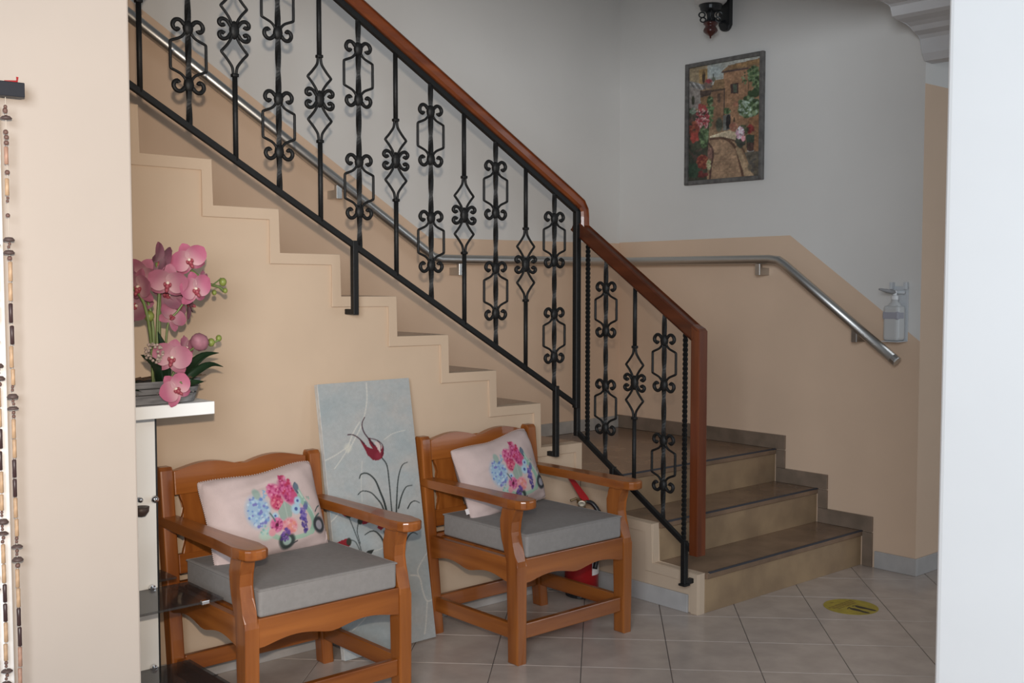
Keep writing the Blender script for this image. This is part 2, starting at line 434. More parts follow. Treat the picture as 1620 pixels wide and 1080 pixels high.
# wooden handrail with a rounded end that turns down
hr = []
off = 0.972
hp = [(XA, zbr(XA) + off), (-0.105, zbr(-0.105) + off)]
bm = bmesh.new()
path = [(XA, YR, zbr(XA) + off), (-0.6, YR, zbr(-0.6) + off), (-0.14, YR, zbr(-0.14) + off), (-0.075, YR, zbr(-0.075) + off - 0.002), (-0.058, YR, zbr(-0.06) + off - 0.022), (-0.0545, YR, zbr(-0.055) + off - 0.05), (-0.054, YR, 1.722)]
def rail_sweep(bm, path, hw, hh, side, bevel=0.35):
    prof = []
    for a, b in ((-1, -1), (1, -1), (1, 1), (-1, 1)):
        for q in (0, 1):
            prof.append((a * (1 - (bevel if (q == 0) == (a * b > 0) else 0)), b * (1 - (bevel if (q == 1) == (a * b > 0) else 0))))
    P = [Vector(p) for p in path]; rings = []
    sd = Vector(side)
    for i, p in enumerate(P):
        t = (P[min(i + 1, len(P) - 1)] - P[max(i - 1, 0)]).normalized(); n = sd.cross(t).normalized()
        if n.z < 0 and abs(t.z) < 0.99: n = -n
        if i and n.dot(last) < 0: n = -n
        last = n
        rings.append([bm.verts.new(p + sd * a * hw + n * b * hh) for a, b in prof])
    m_ = len(prof)
    for A, B in zip(rings, rings[1:]):
        for k in range(m_): bm.faces.new((A[k], A[(k + 1) % m_], B[(k + 1) % m_], B[k]))
    bm.faces.new(rings[0][::-1]); bm.faces.new(rings[-1]); return bm
finish('handrail', rail_sweep(bmesh.new(), path, 0.03, 0.027, (0, 1, 0)), HX, ur)
n = 0; xb = -0.238
kinds = ['A', 'B']
while xb > -3.0:
    kind = kinds[n % 2]
    zb = zbr(xb); zc = [zb + 0.252, zb + 0.700] if kind == 'A' else [zb + 0.477]
    baluster(ur, (xb, YR), zb, zb + 0.915, kind, 'x', zc)
    n += 1; xb = -0.238 - 0.1810 * n
# posts with feet let into the side wall
for xp, zf in ((-1.350, 1.352), (-0.226, 0.653), (-2.47, 2.03)):
    po = finish('post', bx(xp - .0125, xp + .0125, YR - .0125, YR + .0125, zf, zbr(xp) + 0.02, bev=0.002, seg=1), M_IRON, ur)
    finish('post_foot', bx(xp - .011, xp + .011, YR + .012, -0.0005, zf, zf + 0.022, bev=0.002, seg=1), M_IRON, po)
finish('end_post', bx(-0.105, -0.077, YR - 0.014, YR + 0.014, zbr(-0.09) - 0.015, 1.82, bev=0.002, seg=1), M_IRON, ur)

lr = thing('stair_railing', 'short wrought iron railing with wooden newel post beside the lower three steps', 'railing', (0, 0, 0), group='stair railings')
XR = -0.06
def zbl(y): return 0.756 + (y + 0.032) * (0.756 - 0.309) / (0.745 - 0.032)
finish('bottom_rail', slanted_bar((XR, -0.035, zbl(-0.035)), (XR, -0.765, zbl(-0.765)), 0.009, 0.0145, 'y'), M_IRON, lr)
def zhl(y): return 1.690 + (y + 0.125) * (0.438 / 0.654)
finish('top_bar', slanted_bar((XR, -0.04, zhl(-0.04) - 0.036), (XR, -0.77, zhl(-0.77) - 0.036), 0.009, 0.01, 'y'), M_IRON, lr)
finish('handrail', rail_sweep(bmesh.new(), [(XR, -0.03, zhl(-0.03)), (XR, -0.4, zhl(-0.4)), (XR, -0.780, zhl(-0.780))], 0.030, 0.031, (1, 0, 0), 0.2), HDY, lr)
# newel: its top is cut to the slope of the handrail
bm = bmesh.new()
ny0, ny1 = -0.806, -0.760
prism(bm, [(ny0, 0.288), (ny1, 0.288), (ny1, zhl(ny1) + 0.034), (ny0 + .012, zhl(ny0) + 0.048), (ny0, zhl(ny0) + 0.036)], 'x', -0.088, -0.030, bev=0.003)
finish('newel_post', bm, wood('newel_varnish', (0.20, 0.048, 0.012), (0.10, 0.022, 0.006), 'z', 0.35, 0.2), lr)
zfl = lambda y: zbl(y)
for y_, kd, zc in ((-0.106, 'T', []), (-0.225, 'A', [0.256, 0.716]), (-0.409, 'B', [0.50]), (-0.586, 'A', [0.262, 0.712]), (-0.707, 'T', [])):
    zb = zbl(y_)
    baluster(lr, (XR, y_), zb, zhl(y_) - 0.03, kd, 'y', [zb + c for c in zc])
finish('corner_post', bx(XR - .0125, XR + .0125, -0.048, -0.022, zbl(-0.035) - 0.02, zhl(-0.035) - 0.03, bev=0.002, seg=1), M_IRON, lr)
for y_, zf in ((-0.712, 0.142), (-0.275, 0.352)):
    po = finish('post', bx(XR - .0125, XR + .0125, y_ - .0125, y_ + .0125, zf, zbl(y_) + 0.01, bev=0.002, seg=1), M_IRON, lr)
    finish('post_foot', bx(XR + .012, -0.0065, y_ - .012, y_ + .012, zf, zf + 0.022, bev=0.002, seg=1), M_IRON, po)
    finish('flange', bx(XR - .019, XR + .019, y_ - .019, y_ + .019, zf - .004, zf + 0.006, bev=0.002, seg=1), M_IRON, po)

# ------------------------------------------------------------------ steel wall handrail
wr = thing('wall_handrail', 'brushed steel tube handrail running round the stairwell walls', 'handrail')
o_ = 0.08
path = [(-3.3, D - o_, 1.6 + 3.113 * 0.6223), (-0.30, D - o_, 1.6 + 0.113 * 0.6223), (-0.21, D - o_, 1.613), (-0.16, D - o_, 1.601), (0.0, D - o_, 1.60),
        (W - o_ - 0.05, D - o_, 1.60), (W - o_ - .012, D - o_ - .012, 1.60), (W - o_, D - o_ - 0.05, 1.60), (W - o_, -0.20, 1.60), (W - o_, -0.262, 1.593), (W - o_, -0.30, 1.570), (W - o_, -0.972, 1.082)]
finish('tube', tube(bmesh.new(), path, 0.0255, seg=16), M_STEEL, wr, smooth=True)
finish('end_cap', lathe(bmesh.new(), [(0.0, 0.0), (0.024, 0.0), (0.026, 0.006), (0.026, 0.03)], 16, (0, 0.806, 0.592), (W - o_, -0.9735, 1.081)), M_STEEL, wr, smooth=False)
for p, wl in (((-1.9, D, 1.6 + 1.713 * .6223), 'b'), ((-0.80, D, 1.6 + 0.613 * .6223), 'b'), ((-0.02, D, 1.60), 'b'), ((W, -0.13, 1.60), 'r'), ((W, -0.735, 1.255), 'r')):
    nx, ny = (0, -1) if wl == 'b' else (-1, 0); px_, py_, pz_ = p
    bm = bmesh.new(); hw = 0.016
    if wl == 'b':
        prism(bm, [(py_ - .0005, pz_ - .085), (py_ - .0005, pz_ - .045), (py_ - o_ + .012, pz_ - .045), (py_ - o_ + .012, pz_ - .02), (py_ - o_ - .010, pz_ - .02), (py_ - o_ - .010, pz_ - .085)], 'x', px_ - hw, px_ + hw, bev=.002, seg=1)
    else:
        prism(bm, [(px_ - .0005, pz_ - .085), (px_ - .0005, pz_ - .045), (px_ - o_ + .012, pz_ - .045), (px_ - o_ + .012, pz_ - .02), (px_ - o_ - .010, pz_ - .02), (px_ - o_ - .010, pz_ - .085)], 'y', py_ - hw, py_ + hw, bev=.002, seg=1)
    finish('bracket', bm, M_STEEL, wr)

# ------------------------------------------------------------------ armchairs
def shear(bm, f):
    for v in bm.verts: v.co.y += f(v.co.z)
    return bm
LEAN = 0.088 / 0.82
def lean(z): return LEAN * z
def wavy(x0, x1, zflat, amp, dip=0.0, n=28, down=False):
    """two shallow humps between x0 and x1 with a small dip in the middle"""
    out = []
    for i in range(n + 1):
        u = i / n; h = max(0.0, math.sin(2 * math.pi * (u * 1.0)) if u < .5 else math.sin(2 * math.pi * (u - .5)))
        h = h ** 1.3
        c = math.exp(-((u - .5) / .07) ** 2)
        out.append((x0 + (x1 - x0) * u, zflat + amp * h - dip * c))
    return out
def make_chair():
    root = thing('armchair', 'x', 'chair')
    fx = 0.325; lw = 0.050
    leg_prof = [(-.300, 0), (-.300, .385), (-.297, .405), (-.284, .435), (-.266, .475), (-.258, .515), (-.262, .555), (-.278, .592), (-.292, .618),
                (-.212, .618), (-.204, .596), (-.198, .56), (-.196, .52), (-.204, .48), (-.222, .44), (-.242, .40), (-.242, 0)]
    for s in (-1, 1):
        x0, x1 = sorted((s * fx, s * (fx - lw)))
        finish('leg', prism(bmesh.new(), leg_prof, 'x', x0, x1, bev=0.006), WZ, root)
        bp = [(.218, 0), (.272, 0), (.272, .826 - .012), (.262, .826), (.228, .826), (.218, .826 - .012)]
        finish('leg', shear(prism(bmesh.new(), bp, 'x', x0 + .004 * s, x1 + .004 * s, bev=0.006), lean), WZ, root)
        # arm: narrow at the back, broad and rounded in front
        c = s * 0.302
        half = [(.338, .030), (.20, .031), (.02, .033), (-.12, .036), (-.21, .043), (-.27, .0475), (-.315, .047), (-.340, .040), (-.352, .026), (-.356, .010)]
        out = [(c + h, y) for y, h in half] + [(c - h, y) for y, h in half[::-1]]
        finish('armrest', prism(bmesh.new(), out, 'z', 0.617, 0.653, bev=0.008, seg=3), WY, root)
    # back
    xi = 0.272
    tops = wavy(-xi, xi, 0.808, 0.022, 0.003)
    bm = prism(bmesh.new(), tops + [(xi, .722), (-xi, .722)], 'y', .232, .262, bev=0.004)
    finish('top_rail', shear(bm, lean), WX, root)
    bm = bx(-xi, xi, .236, .260, .44, .51, bev=0.004); finish('lower_back_rail', shear(bm, lean), WX, root)
    for cx in (-0.178, 0.0, 0.178):
        L_, R_ = [], []
        for i in range(13):
            u = i / 12; z = .505 + (.725 - .505) * u; hw = 0.066 + 0.009 * math.cos(4 * math.pi * u)
            L_.append((cx - hw, z)); R_.append((cx + hw, z))
        bm = prism(bmesh.new(), L_ + R_[::-1], 'y', .240, .258, bev=0.003); finish('slat', shear(bm, lean), WZ, root)
    # aprons with a double-arched lower edge
    xi = fx - lw
    bm = prism(bmesh.new(), wavy(-xi, xi, 0.316, 0.021, 0.0) + [(xi, .412), (-xi, .412)], 'y', -.296, -.266, bev=0.003)
    finish('apron', bm, WX, root)
    bm = prism(bmesh.new(), [(-xi, .32), (xi, .32), (xi, .412), (-xi, .412)], 'y', .245, .27, bev=0.003); finish('apron', shear(bm, lambda z: lean(.36)), WX, root)
    for s in (-1, 1):
        a, b = sorted((s * (fx - .006), s * (fx - .034)))
        bm = prism(bmesh.new(), wavy(-.242, .255, 0.316, 0.021, 0.0) + [(.255, .412), (-.242, .412)], 'x', a, b, bev=0.003)
        finish('apron', bm, WY, root)
    finish('seat_board', bx(-xi, xi, -.265, .24, .396, .411), WX, root)
    # stretchers
    finish('stretcher', bx(-xi, xi, -.288, -.262, .094, .154, bev=0.004), WX, root)
    finish('stretcher', bx(-xi, xi, .242, .268, .094, .154, bev=0.004), WX, root)
    for s in (-1, 1):
        a, b = sorted((s * (fx - .010), s * (fx - .036)))
        finish('stretcher', bx(a, b, -.242, .228, .094, .154, bev=0.004), WY, root)
    return root
c1 = make_chair(); c2 = copy_tree(c1)
XC1, XC2, YC = -1.868, -0.715, -0.40
c1.location = (XC1, YC, 0); c2.location = (XC2, YC, 0)
c1['label'] = 'varnished pine armchair nearest the glass shelf unit, left of the leaning canvas'
c2['label'] = 'varnished pine armchair right of the leaning canvas, in front of the fire extinguisher'
c1['group'] = c2['group'] = 'pine armchairs against the stair wall'

def cushion():
    bm = bx(-.268, .268, -.292, .236, 0.0, 0.092, bev=0.010, seg=3)
    bmesh.ops.subdivide_edges(bm, edges=[e for e in bm.edges if e.calc_length() > .3], cuts=6, use_grid_fill=True)
    for v in bm.verts:
        if v.co.z > .085:
            v.co.z += 0.006 * (1 - (v.co.x / .27) ** 2) * (1 - ((v.co.y + .03) / .27) ** 2)
    return bm
k1 = thing('seat_cushion', 'grey box cushion on the armchair nearest the glass shelves', 'cushion', (XC1, YC, 0.412), group='grey seat cushions')
cu = finish('cover', cushion(), M_GREYFAB, k1, smooth=False)
pp = [(-.268, -.292), (.268, -.292), (.268, .236), (-.268, .236), (-.268, -.292)]
bm = bmesh.new(); tube(bm, [(x * 1.0, y * 1.0, .088) for x, y in pp], 0.0028, seg=5); finish('piping', bm, M_GREYFAB, k1)
k2 = copy_tree(k1); k2.location = (XC2, YC, 0.412)
k2['label'] = 'grey box cushion on the armchair beside the stair foot'

# ------------------------------------------------------------------ painted colour on meshes (prints and paintings)
class Paint:
    def __init__(s, X, Y, base, seed=1):
        s.X, s.Y = X, Y; s.C = np.tile(np.array(base, float) / 255, (len(X), 1)); s.rng = np.random.RandomState(seed)
    def mix(s, a, col):
        a = np.clip(a, 0, 1)[:, None]; s.C = s.C * (1 - a) + a * (np.array(col, float) / 255)
    def ell(s, cx, cy, rx, ry, col, soft=0.25, op=1.0, ang=0.0):
        dx, dy = s.X - cx, s.Y - cy; c, n = math.cos(ang), math.sin(ang)
        u, v = (dx * c + dy * n) / rx, (-dx * n + dy * c) / ry; d = np.sqrt(u * u + v * v)
        s.mix(op * np.clip((1 - d) / soft + .5, 0, 1), col)
    def ring(s, cx, cy, r, wd, col, op=1.0, ry=None):
        ry = ry or r; d = np.sqrt(((s.X - cx) / r) ** 2 + ((s.Y - cy) / ry) ** 2)
        s.mix(op * np.clip(1.5 - np.abs(d - 1) * r / wd, 0, 1), col)
    def poly(s, pts, col, op=1.0):
        ins = np.zeros(len(s.X), bool); n = len(pts)
        for i in range(n):
            x0, y0 = pts[i]; x1, y1 = pts[(i + 1) % n]
            if y0 == y1: continue
            c = (s.Y > min(y0, y1)) & (s.Y <= max(y0, y1))
            ins ^= c & (s.X < x0 + (s.Y - y0) * (x1 - x0) / (y1 - y0))
        s.mix(ins * op, col)
    def line(s, pts, w0, col, w1=None, op=1.0, smooth=True):
        w1 = w0 if w1 is None else w1
        P = [(p[0], p[1]) for p in (smooth_path([(a, b, 0) for a, b in pts], 6) if smooth and len(pts) > 2 else pts)]
        n = len(P) - 1
        for i in range(n):
            (x0, y0), (x1, y1) = P[i], P[i + 1]; dx, dy = x1 - x0, y1 - y0; l2 = dx * dx + dy * dy + 1e-9
            t = np.clip(((s.X - x0) * dx + (s.Y - y0) * dy) / l2, 0, 1)
            d = np.hypot(s.X - x0 - t * dx, s.Y - y0 - t * dy); wd = w0 + (w1 - w0) * i / max(1, n)
            s.mix(op * np.clip(wd / 2 - d + .5 * s.px, 0, s.px) / s.px, col)
    px = 1.0
    def speck(s, cx, cy, rx, ry, n, size, cols, op=.9):
        for i in range(n):
            a, r = s.rng.rand() * 6.283, math.sqrt(s.rng.rand())
            k = size * (.6 + .8 * s.rng.rand())
            s.ell(cx + rx * r * math.cos(a), cy + ry * r * math.sin(a), k, k, cols[s.rng.randint(len(cols))], .5, op)
    def noise(s, scale, amp, cols=None):
        v = np.zeros(len(s.X)); tot = 0
        for o in range(4):
            f = scale * 2.1 ** o; L_ = s.rng.rand(64, 64) * 2 - 1
            x, y = s.X * f + 7.3 * o, s.Y * f + 3.1 * o; i, j = np.floor(x).astype(int), np.floor(y).astype(int); a, b = x - i, y - j
            a, b = a * a * (3 - 2 * a), b * b * (3 - 2 * b); g = lambda p_, q_: L_[p_ % 64, q_ % 64]
            v += ((g(i, j) * (1 - a) + g(i + 1, j) * a) * (1 - b) + (g(i, j + 1) * (1 - a) + g(i + 1, j + 1) * a) * b) / 1.7 ** o
        if cols is None: s.C = np.clip(s.C * (1 + amp * v[:, None]), 0, 1)
        else: s.mix(np.clip(v * amp + .1, 0, 1), cols)
    def linear(s, gain):
        c = np.clip(s.C, 0, 1); l = np.where(c <= .04045, c / 12.92, ((c + .055) / 1.055) ** 2.4) * gain
        return np.clip(l, 0, .9)
def set_paint(me, cols):
    a = me.color_attributes.new('paint', 'FLOAT_COLOR', 'POINT')
    c = np.ones((len(me.vertices), 4), np.float32); c[:, :3] = cols; a.data.foreach_set('color', c.ravel())
def grid_mesh(name, nu, nv, fn):
    """fn(u, v arrays) -> xyz; returns mesh and flattened u, v"""
    u, v = np.meshgrid(np.linspace(0, 1, nu), np.linspace(0, 1, nv)); u, v = u.ravel(), v.ravel()
    P = np.stack(fn(u, v), -1)
    i = np.arange((nu - 1) * (nv - 1)); a = (i // (nu - 1)) * nu + i % (nu - 1)
    F = np.stack([a, a + 1, a + nu + 1, a + nu], -1)
    me = bpy.data.meshes.new(name); me.from_pydata(P.tolist(), [], F.tolist()); me.update()
    return me, u, v
def unproj(Hm, u, v):
    Hi = np.linalg.inv(np.array(Hm)); q = Hi @ np.stack([u, v, np.ones_like(u)]); return q[0] / q[2], q[1] / q[2]

# ------------------------------------------------------------------ printed throw pillows
M_PILLOW = attr_mat('printed_pink_fabric', 0.9, bump=0.15, bscale=350, spec=0.15)
M_PINK = mat('pink_pillow_fabric', (0.40, 0.31, 0.29), 0.92, bump=0.15, bscale=350, spec=0.15)
def pillow_shape(u, v, side, w=0.49, h=0.325, t=0.066, seed=0):
    a, b = u * 2 - 1, v * 2 - 1
    pin_x = 1 - 0.050 * (1 - np.abs(b) ** 2.2) * np.abs(a) ** 3; pin_y = 1 - 0.055 * (1 - np.abs(a) ** 2.2) * np.abs(b) ** 3
    x, z = a * w / 2 * pin_x, b * h / 2 * pin_y
    k4 = 1 - 0.045 * (np.abs(a) * np.abs(b)) ** 6; x, z = x * k4, z * k4 + 0.008 * np.exp(-((a - .75) / .35) ** 2) * (b > 0) * b - 0.006 * np.exp(-((a + .05) / .3) ** 2) * (b > 0) * b
    th = t * (np.clip(1 - a ** 4, 0, 1) ** .55) * (np.clip(1 - b ** 4, 0, 1) ** .55) * (0.80 + 0.2 * np.cos(a * 1.4) * np.cos(b * 1.4))
    wr = 0.0035 * np.sin(9 * a + 5 * b + seed) * np.exp(-((np.abs(a) - .85) / .2) ** 2) + 0.0030 * np.sin(13 * b - 4 * a + seed * 2) * np.exp(-((np.abs(b) - .85) / .22) ** 2)
    fold = -0.006 * np.exp(-((b - .62 - .25 * a + .1 * seed) / .06) ** 2) * np.exp(-((a + .1) / .45) ** 2)
    y = side * (th + wr * (th > .012) + fold * (th > .03))
    return x, y, z
def pillow_print(u, v, seed):
    # drawing units: 100 across
    p = Paint(u * 100, (1 - v) * 70, (208, 186, 182), seed); p.px = 0.55
    p.noise(.08, .02)
    # scooter
    G = (146, 190, 168)
    p.line([(73, 22), (76, 30), (82, 40), (84, 50), (80, 57)], 6, G, 4.5); p.line([(75, 24), (79, 32), (85, 42), (87, 52)], 1.2, (190, 215, 200))
    p.line([(80, 57), (70, 59), (55, 58), (46, 54)], 3.5, (158, 194, 170)); p.line([(84, 50), (88, 46), (92, 44)], 1.2, (80, 110, 105))
    p.line([(88, 42), (91, 39), (94, 38)], .9, (60, 80, 80)); p.line([(74, 25), (72, 20), (74, 17)], 1.6, (70, 90, 110)); p.ell(74, 20, 2.2, 3.0, (92, 112, 132), .4)
    p.ring(89.5, 53, 5.0, 1.9, (55, 62, 68)); p.ell(89.5, 53, 3.8, 3.8, (165, 165, 178), .3)
    p.ring(57, 60, 5.0, 2.0, (52, 66, 64)); p.ell(57, 60, 3.6, 3.6, (150, 180, 170), .3); p.line([(60, 64), (66, 62)], 1.0, (60, 64, 68))
    # hydrangea, left
    p.ell(37, 33, 9.5, 12.5, (150, 185, 215), .5); p.speck(37, 33, 9, 12, 70, 1.0, [(120, 160, 210), (170, 205, 228), (95, 130, 200), (190, 215, 230), (110, 110, 190)])
    p.ell(39, 19, 3.0, 4.5, (150, 175, 165), .4); p.speck(45, 20, 2.5, 3, 7, .9, [(120, 170, 215), (70, 110, 170)])
    p.ell(40, 52, 6, 4, (185, 212, 195), .5); p.speck(41, 48, 5, 4, 14, .8, [(120, 180, 170), (160, 205, 200)])
    # pink and magenta heads
    p.ell(54, 20, 6.0, 7.0, (208, 80, 135), .4); p.speck(54, 19, 6, 6.5, 40, 1.0, [(225, 110, 160), (180, 40, 100), (235, 140, 170)])
    p.ell(54, 29, 5.5, 6.0, (205, 60, 100), .4); p.speck(54, 29, 5, 6, 30, .9, [(225, 90, 130), (170, 30, 80), (230, 120, 140)])
    p.ell(65, 22, 6.0, 11.0, (196, 62, 118), .4, ang=-.25); p.speck(65, 20, 5.5, 11, 60, 1.0, [(220, 90, 150), (160, 30, 95), (230, 120, 165), (190, 40, 80)]); p.speck(63, 10, 2, 3, 9, .9, [(200, 50, 110), (170, 30, 80)])
    p.ell(70, 27, 3.0, 4.0, (205, 70, 120), .4)
    # sage leaf, small blue flowers
    p.poly([(53, 36), (60, 29), (66, 35), (64, 42), (59, 46), (54, 42)], (150, 172, 160)); p.line([(60, 30), (60, 45)], .6, (180, 195, 185))
    for cx, cy, r in ((69, 37, 4.2), (72, 31, 3.2), (50, 39, 2.6)):
        p.ell(cx, cy, r, r, (165, 205, 228), .5); p.ell(cx, cy, r * .35, r * .35, (70, 90, 160), .4)
    # lower flowers
    p.ell(50, 46, 5.5, 5.5, (206, 84, 140), .3); p.speck(50, 46, 5, 5, 22, .9, [(225, 120, 165), (150, 30, 90)]); p.ell(50, 46, 1.4, 1.4, (90, 20, 50), .5)
    p.ell(61, 49, 6.5, 6.5, (232, 150, 160), .35); p.speck(61, 49, 6, 6, 26, 1.2, [(240, 175, 175), (225, 120, 130), (236, 140, 120)])
    p.ell(45, 51, 3, 3, (228, 150, 160), .4)
    p.speck(74, 47, 2.6, 10, 55, 1.0, [(90, 70, 150), (60, 45, 125), (120, 100, 180), (75, 60, 160)]); p.speck(77, 41, 3, 5, 18, .9, [(95, 80, 160), (130, 110, 190)])
    p.speck(56, 55, 4.2, 5, 40, 1.0, [(95, 65, 150), (70, 45, 120), (130, 90, 170)])
    p.line([(46, 36), (48, 40), (49, 43)], 1.0, (80, 110, 110)); p.ell(79, 36, 2, 3.2, (95, 105, 165), .5, ang=.4)
    p.speck(80, 30, 4, 5, 10, .6, [(130, 180, 160), (100, 150, 140)])
    g_ = p.C.mean(1, keepdims=True); p.C = p.C * .80 + .20 * (np.array((208, 186, 182)) / 255 * .4 + g_ * .6)
    return p.linear(0.88)
def pillow(label, loc, rot, seed, with_tag=False):
    root = thing('throw_pillow', label, 'pillow', loc, rot, 'printed throw pillows')
    me, u, v = grid_mesh('front_panel', 190, 136, lambda u, v: pillow_shape(u, v, -1, seed=seed))
    set_paint(me, pillow_print(u, v, 11)); me.materials.append(M_PILLOW)
    for p in me.polygons: p.use_smooth = True
    f = link('front_panel', me, root); f['label'] = 'pale pink panel printed with a scooter full of flowers'
    me, u, v = grid_mesh('back_panel', 40, 30, lambda u, v: pillow_shape(u, v, 1, seed=seed))
    me.materials.append(M_PINK)
    for p in me.polygons: p.use_smooth = True
    link('back_panel', me, root)
    # pom edging: small stitches round the seam
    bm = bmesh.new(); n = 46
    for side in range(4):
        for i in range(n):
            t = (i + .5) / n
            uu, vv = ((t, 1), (1, t), (t, 0), (0, t))[side]
            x, y, z = pillow_shape(np.array([uu]), np.array([vv]), 1, seed=seed)
            r_ = bmesh.ops.create_icosphere(bm, subdivisions=1, radius=0.0032, matrix=Matrix.Translation((float(x[0]), 0, float(z[0]))))
    finish('edging', bm, mat('pillow_edging', (0.46, 0.37, 0.345), 0.9), root)
    if with_tag:
        finish('fabric_tag', bx(-.255, -.236, -.002, .001, -.115, -.092), M_LABEL, root)
    return root
pillow('pale pink flower-scooter pillow lying level against the back of the armchair by the shelves', (XC1 - 0.004, -0.252, 0.642), (R(-19), R(-2.0), R(4)), 0)
pillow('pale pink flower-scooter pillow with a raised corner on the armchair near the stair foot', (XC2 - 0.018, -0.240, 0.650), (R(-19), R(-5.0), R(7)), 3, True)

# ------------------------------------------------------------------ canvas leaning between the armchairs
HC = [[0.005343896256256372, -0.0006402825007509674, -2.264063548899825], [-0.0004786399872653946, -0.0018879688386491784, 2.23758875823587], [-0.00030099688214046884, -1.002744161045797e-05, 1.0]]
CW, CH, CT = 0.447, 1.087, 0.028
cv = thing('painted_canvas', 'tall pale blue canvas painted with red tulips, leaning on the stair wall between the chairs', 'painting', (-1.2915, -0.222, 0.006), (R(-9.7), 0, 0))
finish('stretcher_body', bx(-CW / 2, CW / 2, 0.0012, CT, 0, CH, bev=0.002, seg=1), mat('white_canvas_edge', (0.60, 0.60, 0.58), 0.9, var=.15, vscale=30), cv)
me, u, v = grid_mesh('painted_front', 170, 400, lambda u, v: ((u - .5) * CW, 0 * u + 0.0004, v * CH))
X_, Y_ = unproj(HC, u, v)
p = Paint(X_, Y_, (163, 172, 176), 5); p.px = 1.0
p.noise(.03, .5, (174, 174, 172)); p.noise(.02, .5, (146, 164, 172)); p.noise(.06, .3, (160, 172, 176)); p.noise(.25, .02)
VE = (200, 202, 196)
for pts, wd in (([(576, 608), (577, 640), (570, 675), (556, 705), (548, 722)], 2.6), ([(548, 712), (530, 725), (512, 735)], 2.4), ([(548, 716), (536, 735), (527, 748)], 2.0), ([(548, 712), (556, 690), (566, 672)], 2.6),
                ([(606, 700), (620, 690), (640, 684)], 1.6), ([(571, 735), (570, 770), (572, 800)], 1.3), ([(650, 915), (664, 918), (670, 940), (677, 955), (690, 950)], 2.6), ([(664, 918), (662, 905), (676, 880)], 2.0), ([(677, 955), (675, 990), (673, 1006)], 2.4),
                ([(520, 835), (530, 825), (540, 812)], 2.2), ([(580, 880), (600, 875), (612, 868)], 1.4), ([(600, 930), (620, 940), (640, 936)], 1.8), ([(560, 1000), (580, 980), (585, 960)], 1.8)):
    p.line(pts, wd * .85, VE, op=.6)
p.ell(548, 714, 6, 7, (198, 200, 190), .7, .7); p.ell(520, 815, 7, 10, (140, 168, 182), .6, .7); p.ell(660, 870, 14, 22, (150, 172, 182), .7, .5)
K = (38, 48, 48); RD = (128, 24, 44)
# big tulip
p.poly([(566, 700), (573, 704), (579, 712), (590, 716), (600, 708), (604, 712), (606, 722), (603, 730), (596, 734), (588, 733), (580, 726), (574, 714)], RD)
p.poly([(578, 694), (584, 700), (594, 712), (598, 720), (590, 718), (583, 708)], RD); p.poly([(590, 703), (599, 705), (603, 712), (600, 722), (596, 716)], (196, 180, 180))
p.line([(547, 693), (556, 693), (566, 699), (574, 707)], 1.1, (60, 30, 45), 1.8); p.line([(574, 664), (570, 675), (573, 688), (582, 700), (590, 710)], 1.1, (60, 30, 45), 2.0)
p.line([(582, 698), (594, 701), (603, 708), (605, 718), (602, 726)], 1.0, (60, 20, 35)); p.line([(594, 701), (600, 708), (601, 718)], .8, (60, 20, 35)); p.ell(597, 726, 5, 6, (150, 40, 62), .8, .6)
# stems and blades
p.line([(603, 730), (611, 742), (615, 770), (618, 800), (620, 822), (622, 860)], 1.6, K)
for pts, w0, w1 in (([(567, 763), (570, 756), (580, 755), (592, 765), (601, 785), (608, 803), (613, 830), (614, 890)], 1.2, 3.6), ([(644, 736), (635, 742), (629, 765), (627, 805), (626, 860)], .8, 2.4),
                    ([(565, 789), (572, 783), (585, 785), (595, 794), (604, 806), (610, 825)], 1.0, 2.4), ([(652, 773), (642, 776), (635, 790), (630, 810)], .8, 2.2), ([(664, 801), (657, 798), (650, 801), (645, 810)], .8, 1.8),
                    ([(577, 852), (588, 846), (598, 850), (608, 866), (613, 895)], 1.0, 3.4), ([(661, 851), (654, 848), (647, 853), (640, 866)], .8, 2.0), ([(607, 846), (611, 860), (614, 872)], 1.0, 1.4)):
    p.line(pts, w0, K, w1)
# lower buds
for pts in ([(531, 803), (545, 800), (554, 806), (556, 818), (551, 826), (542, 822)], [(566, 831), (572, 822), (585, 816), (594, 820), (588, 832), (574, 836)], [(530, 866), (542, 860), (553, 857), (555, 868), (548, 875), (534, 873)], [(597, 831), (600, 836), (606, 834), (607, 841), (602, 845), (597, 841)]):
    p.poly(pts, (150, 26, 40))
for c in ((551, 821, 5, 5), (569, 831, 4, 5), (552, 863, 4, 6), (590, 822, 4, 3)): p.ell(*c, (52, 58, 50), .3)
p.line([(552, 826), (560, 845), (569, 868), (573, 882)], 1.0, K); p.line([(566, 835), (565, 848), (570, 866)], 1.0, K); p.line([(555, 860), (563, 864), (571, 880)], 1.0, K); p.poly([(578, 880), (584, 876), (592, 875), (588, 882), (582, 885)], (46, 52, 50))
g_ = p.C.mean(1, keepdims=True); p.C = p.C * .8 + .2 * g_
set_paint(me, p.linear(1.02) * np.array((1.03, .985, .95))); me.materials.append(attr_mat('painted_canvas_front', 0.75, bump=.12, bscale=260))
link('painted_front', me, cv)

# ------------------------------------------------------------------ framed street painting on the right wall
HP = [[0.019706487413926485, -0.00010317532677166791, -21.410634286260926], [-0.0005827664993490402, -0.011849585487108608, 4.082279328035763], [0.0011637872973124942, -1.1831976450400117e-05, 1.0]]
PW, PH = 0.556, 0.708
fp = thing('framed_painting', 'grey framed painting of a village street with flowers, hung above the stairs', 'painting', (W, 0.174, 2.046), (0, 0, R(-90)))
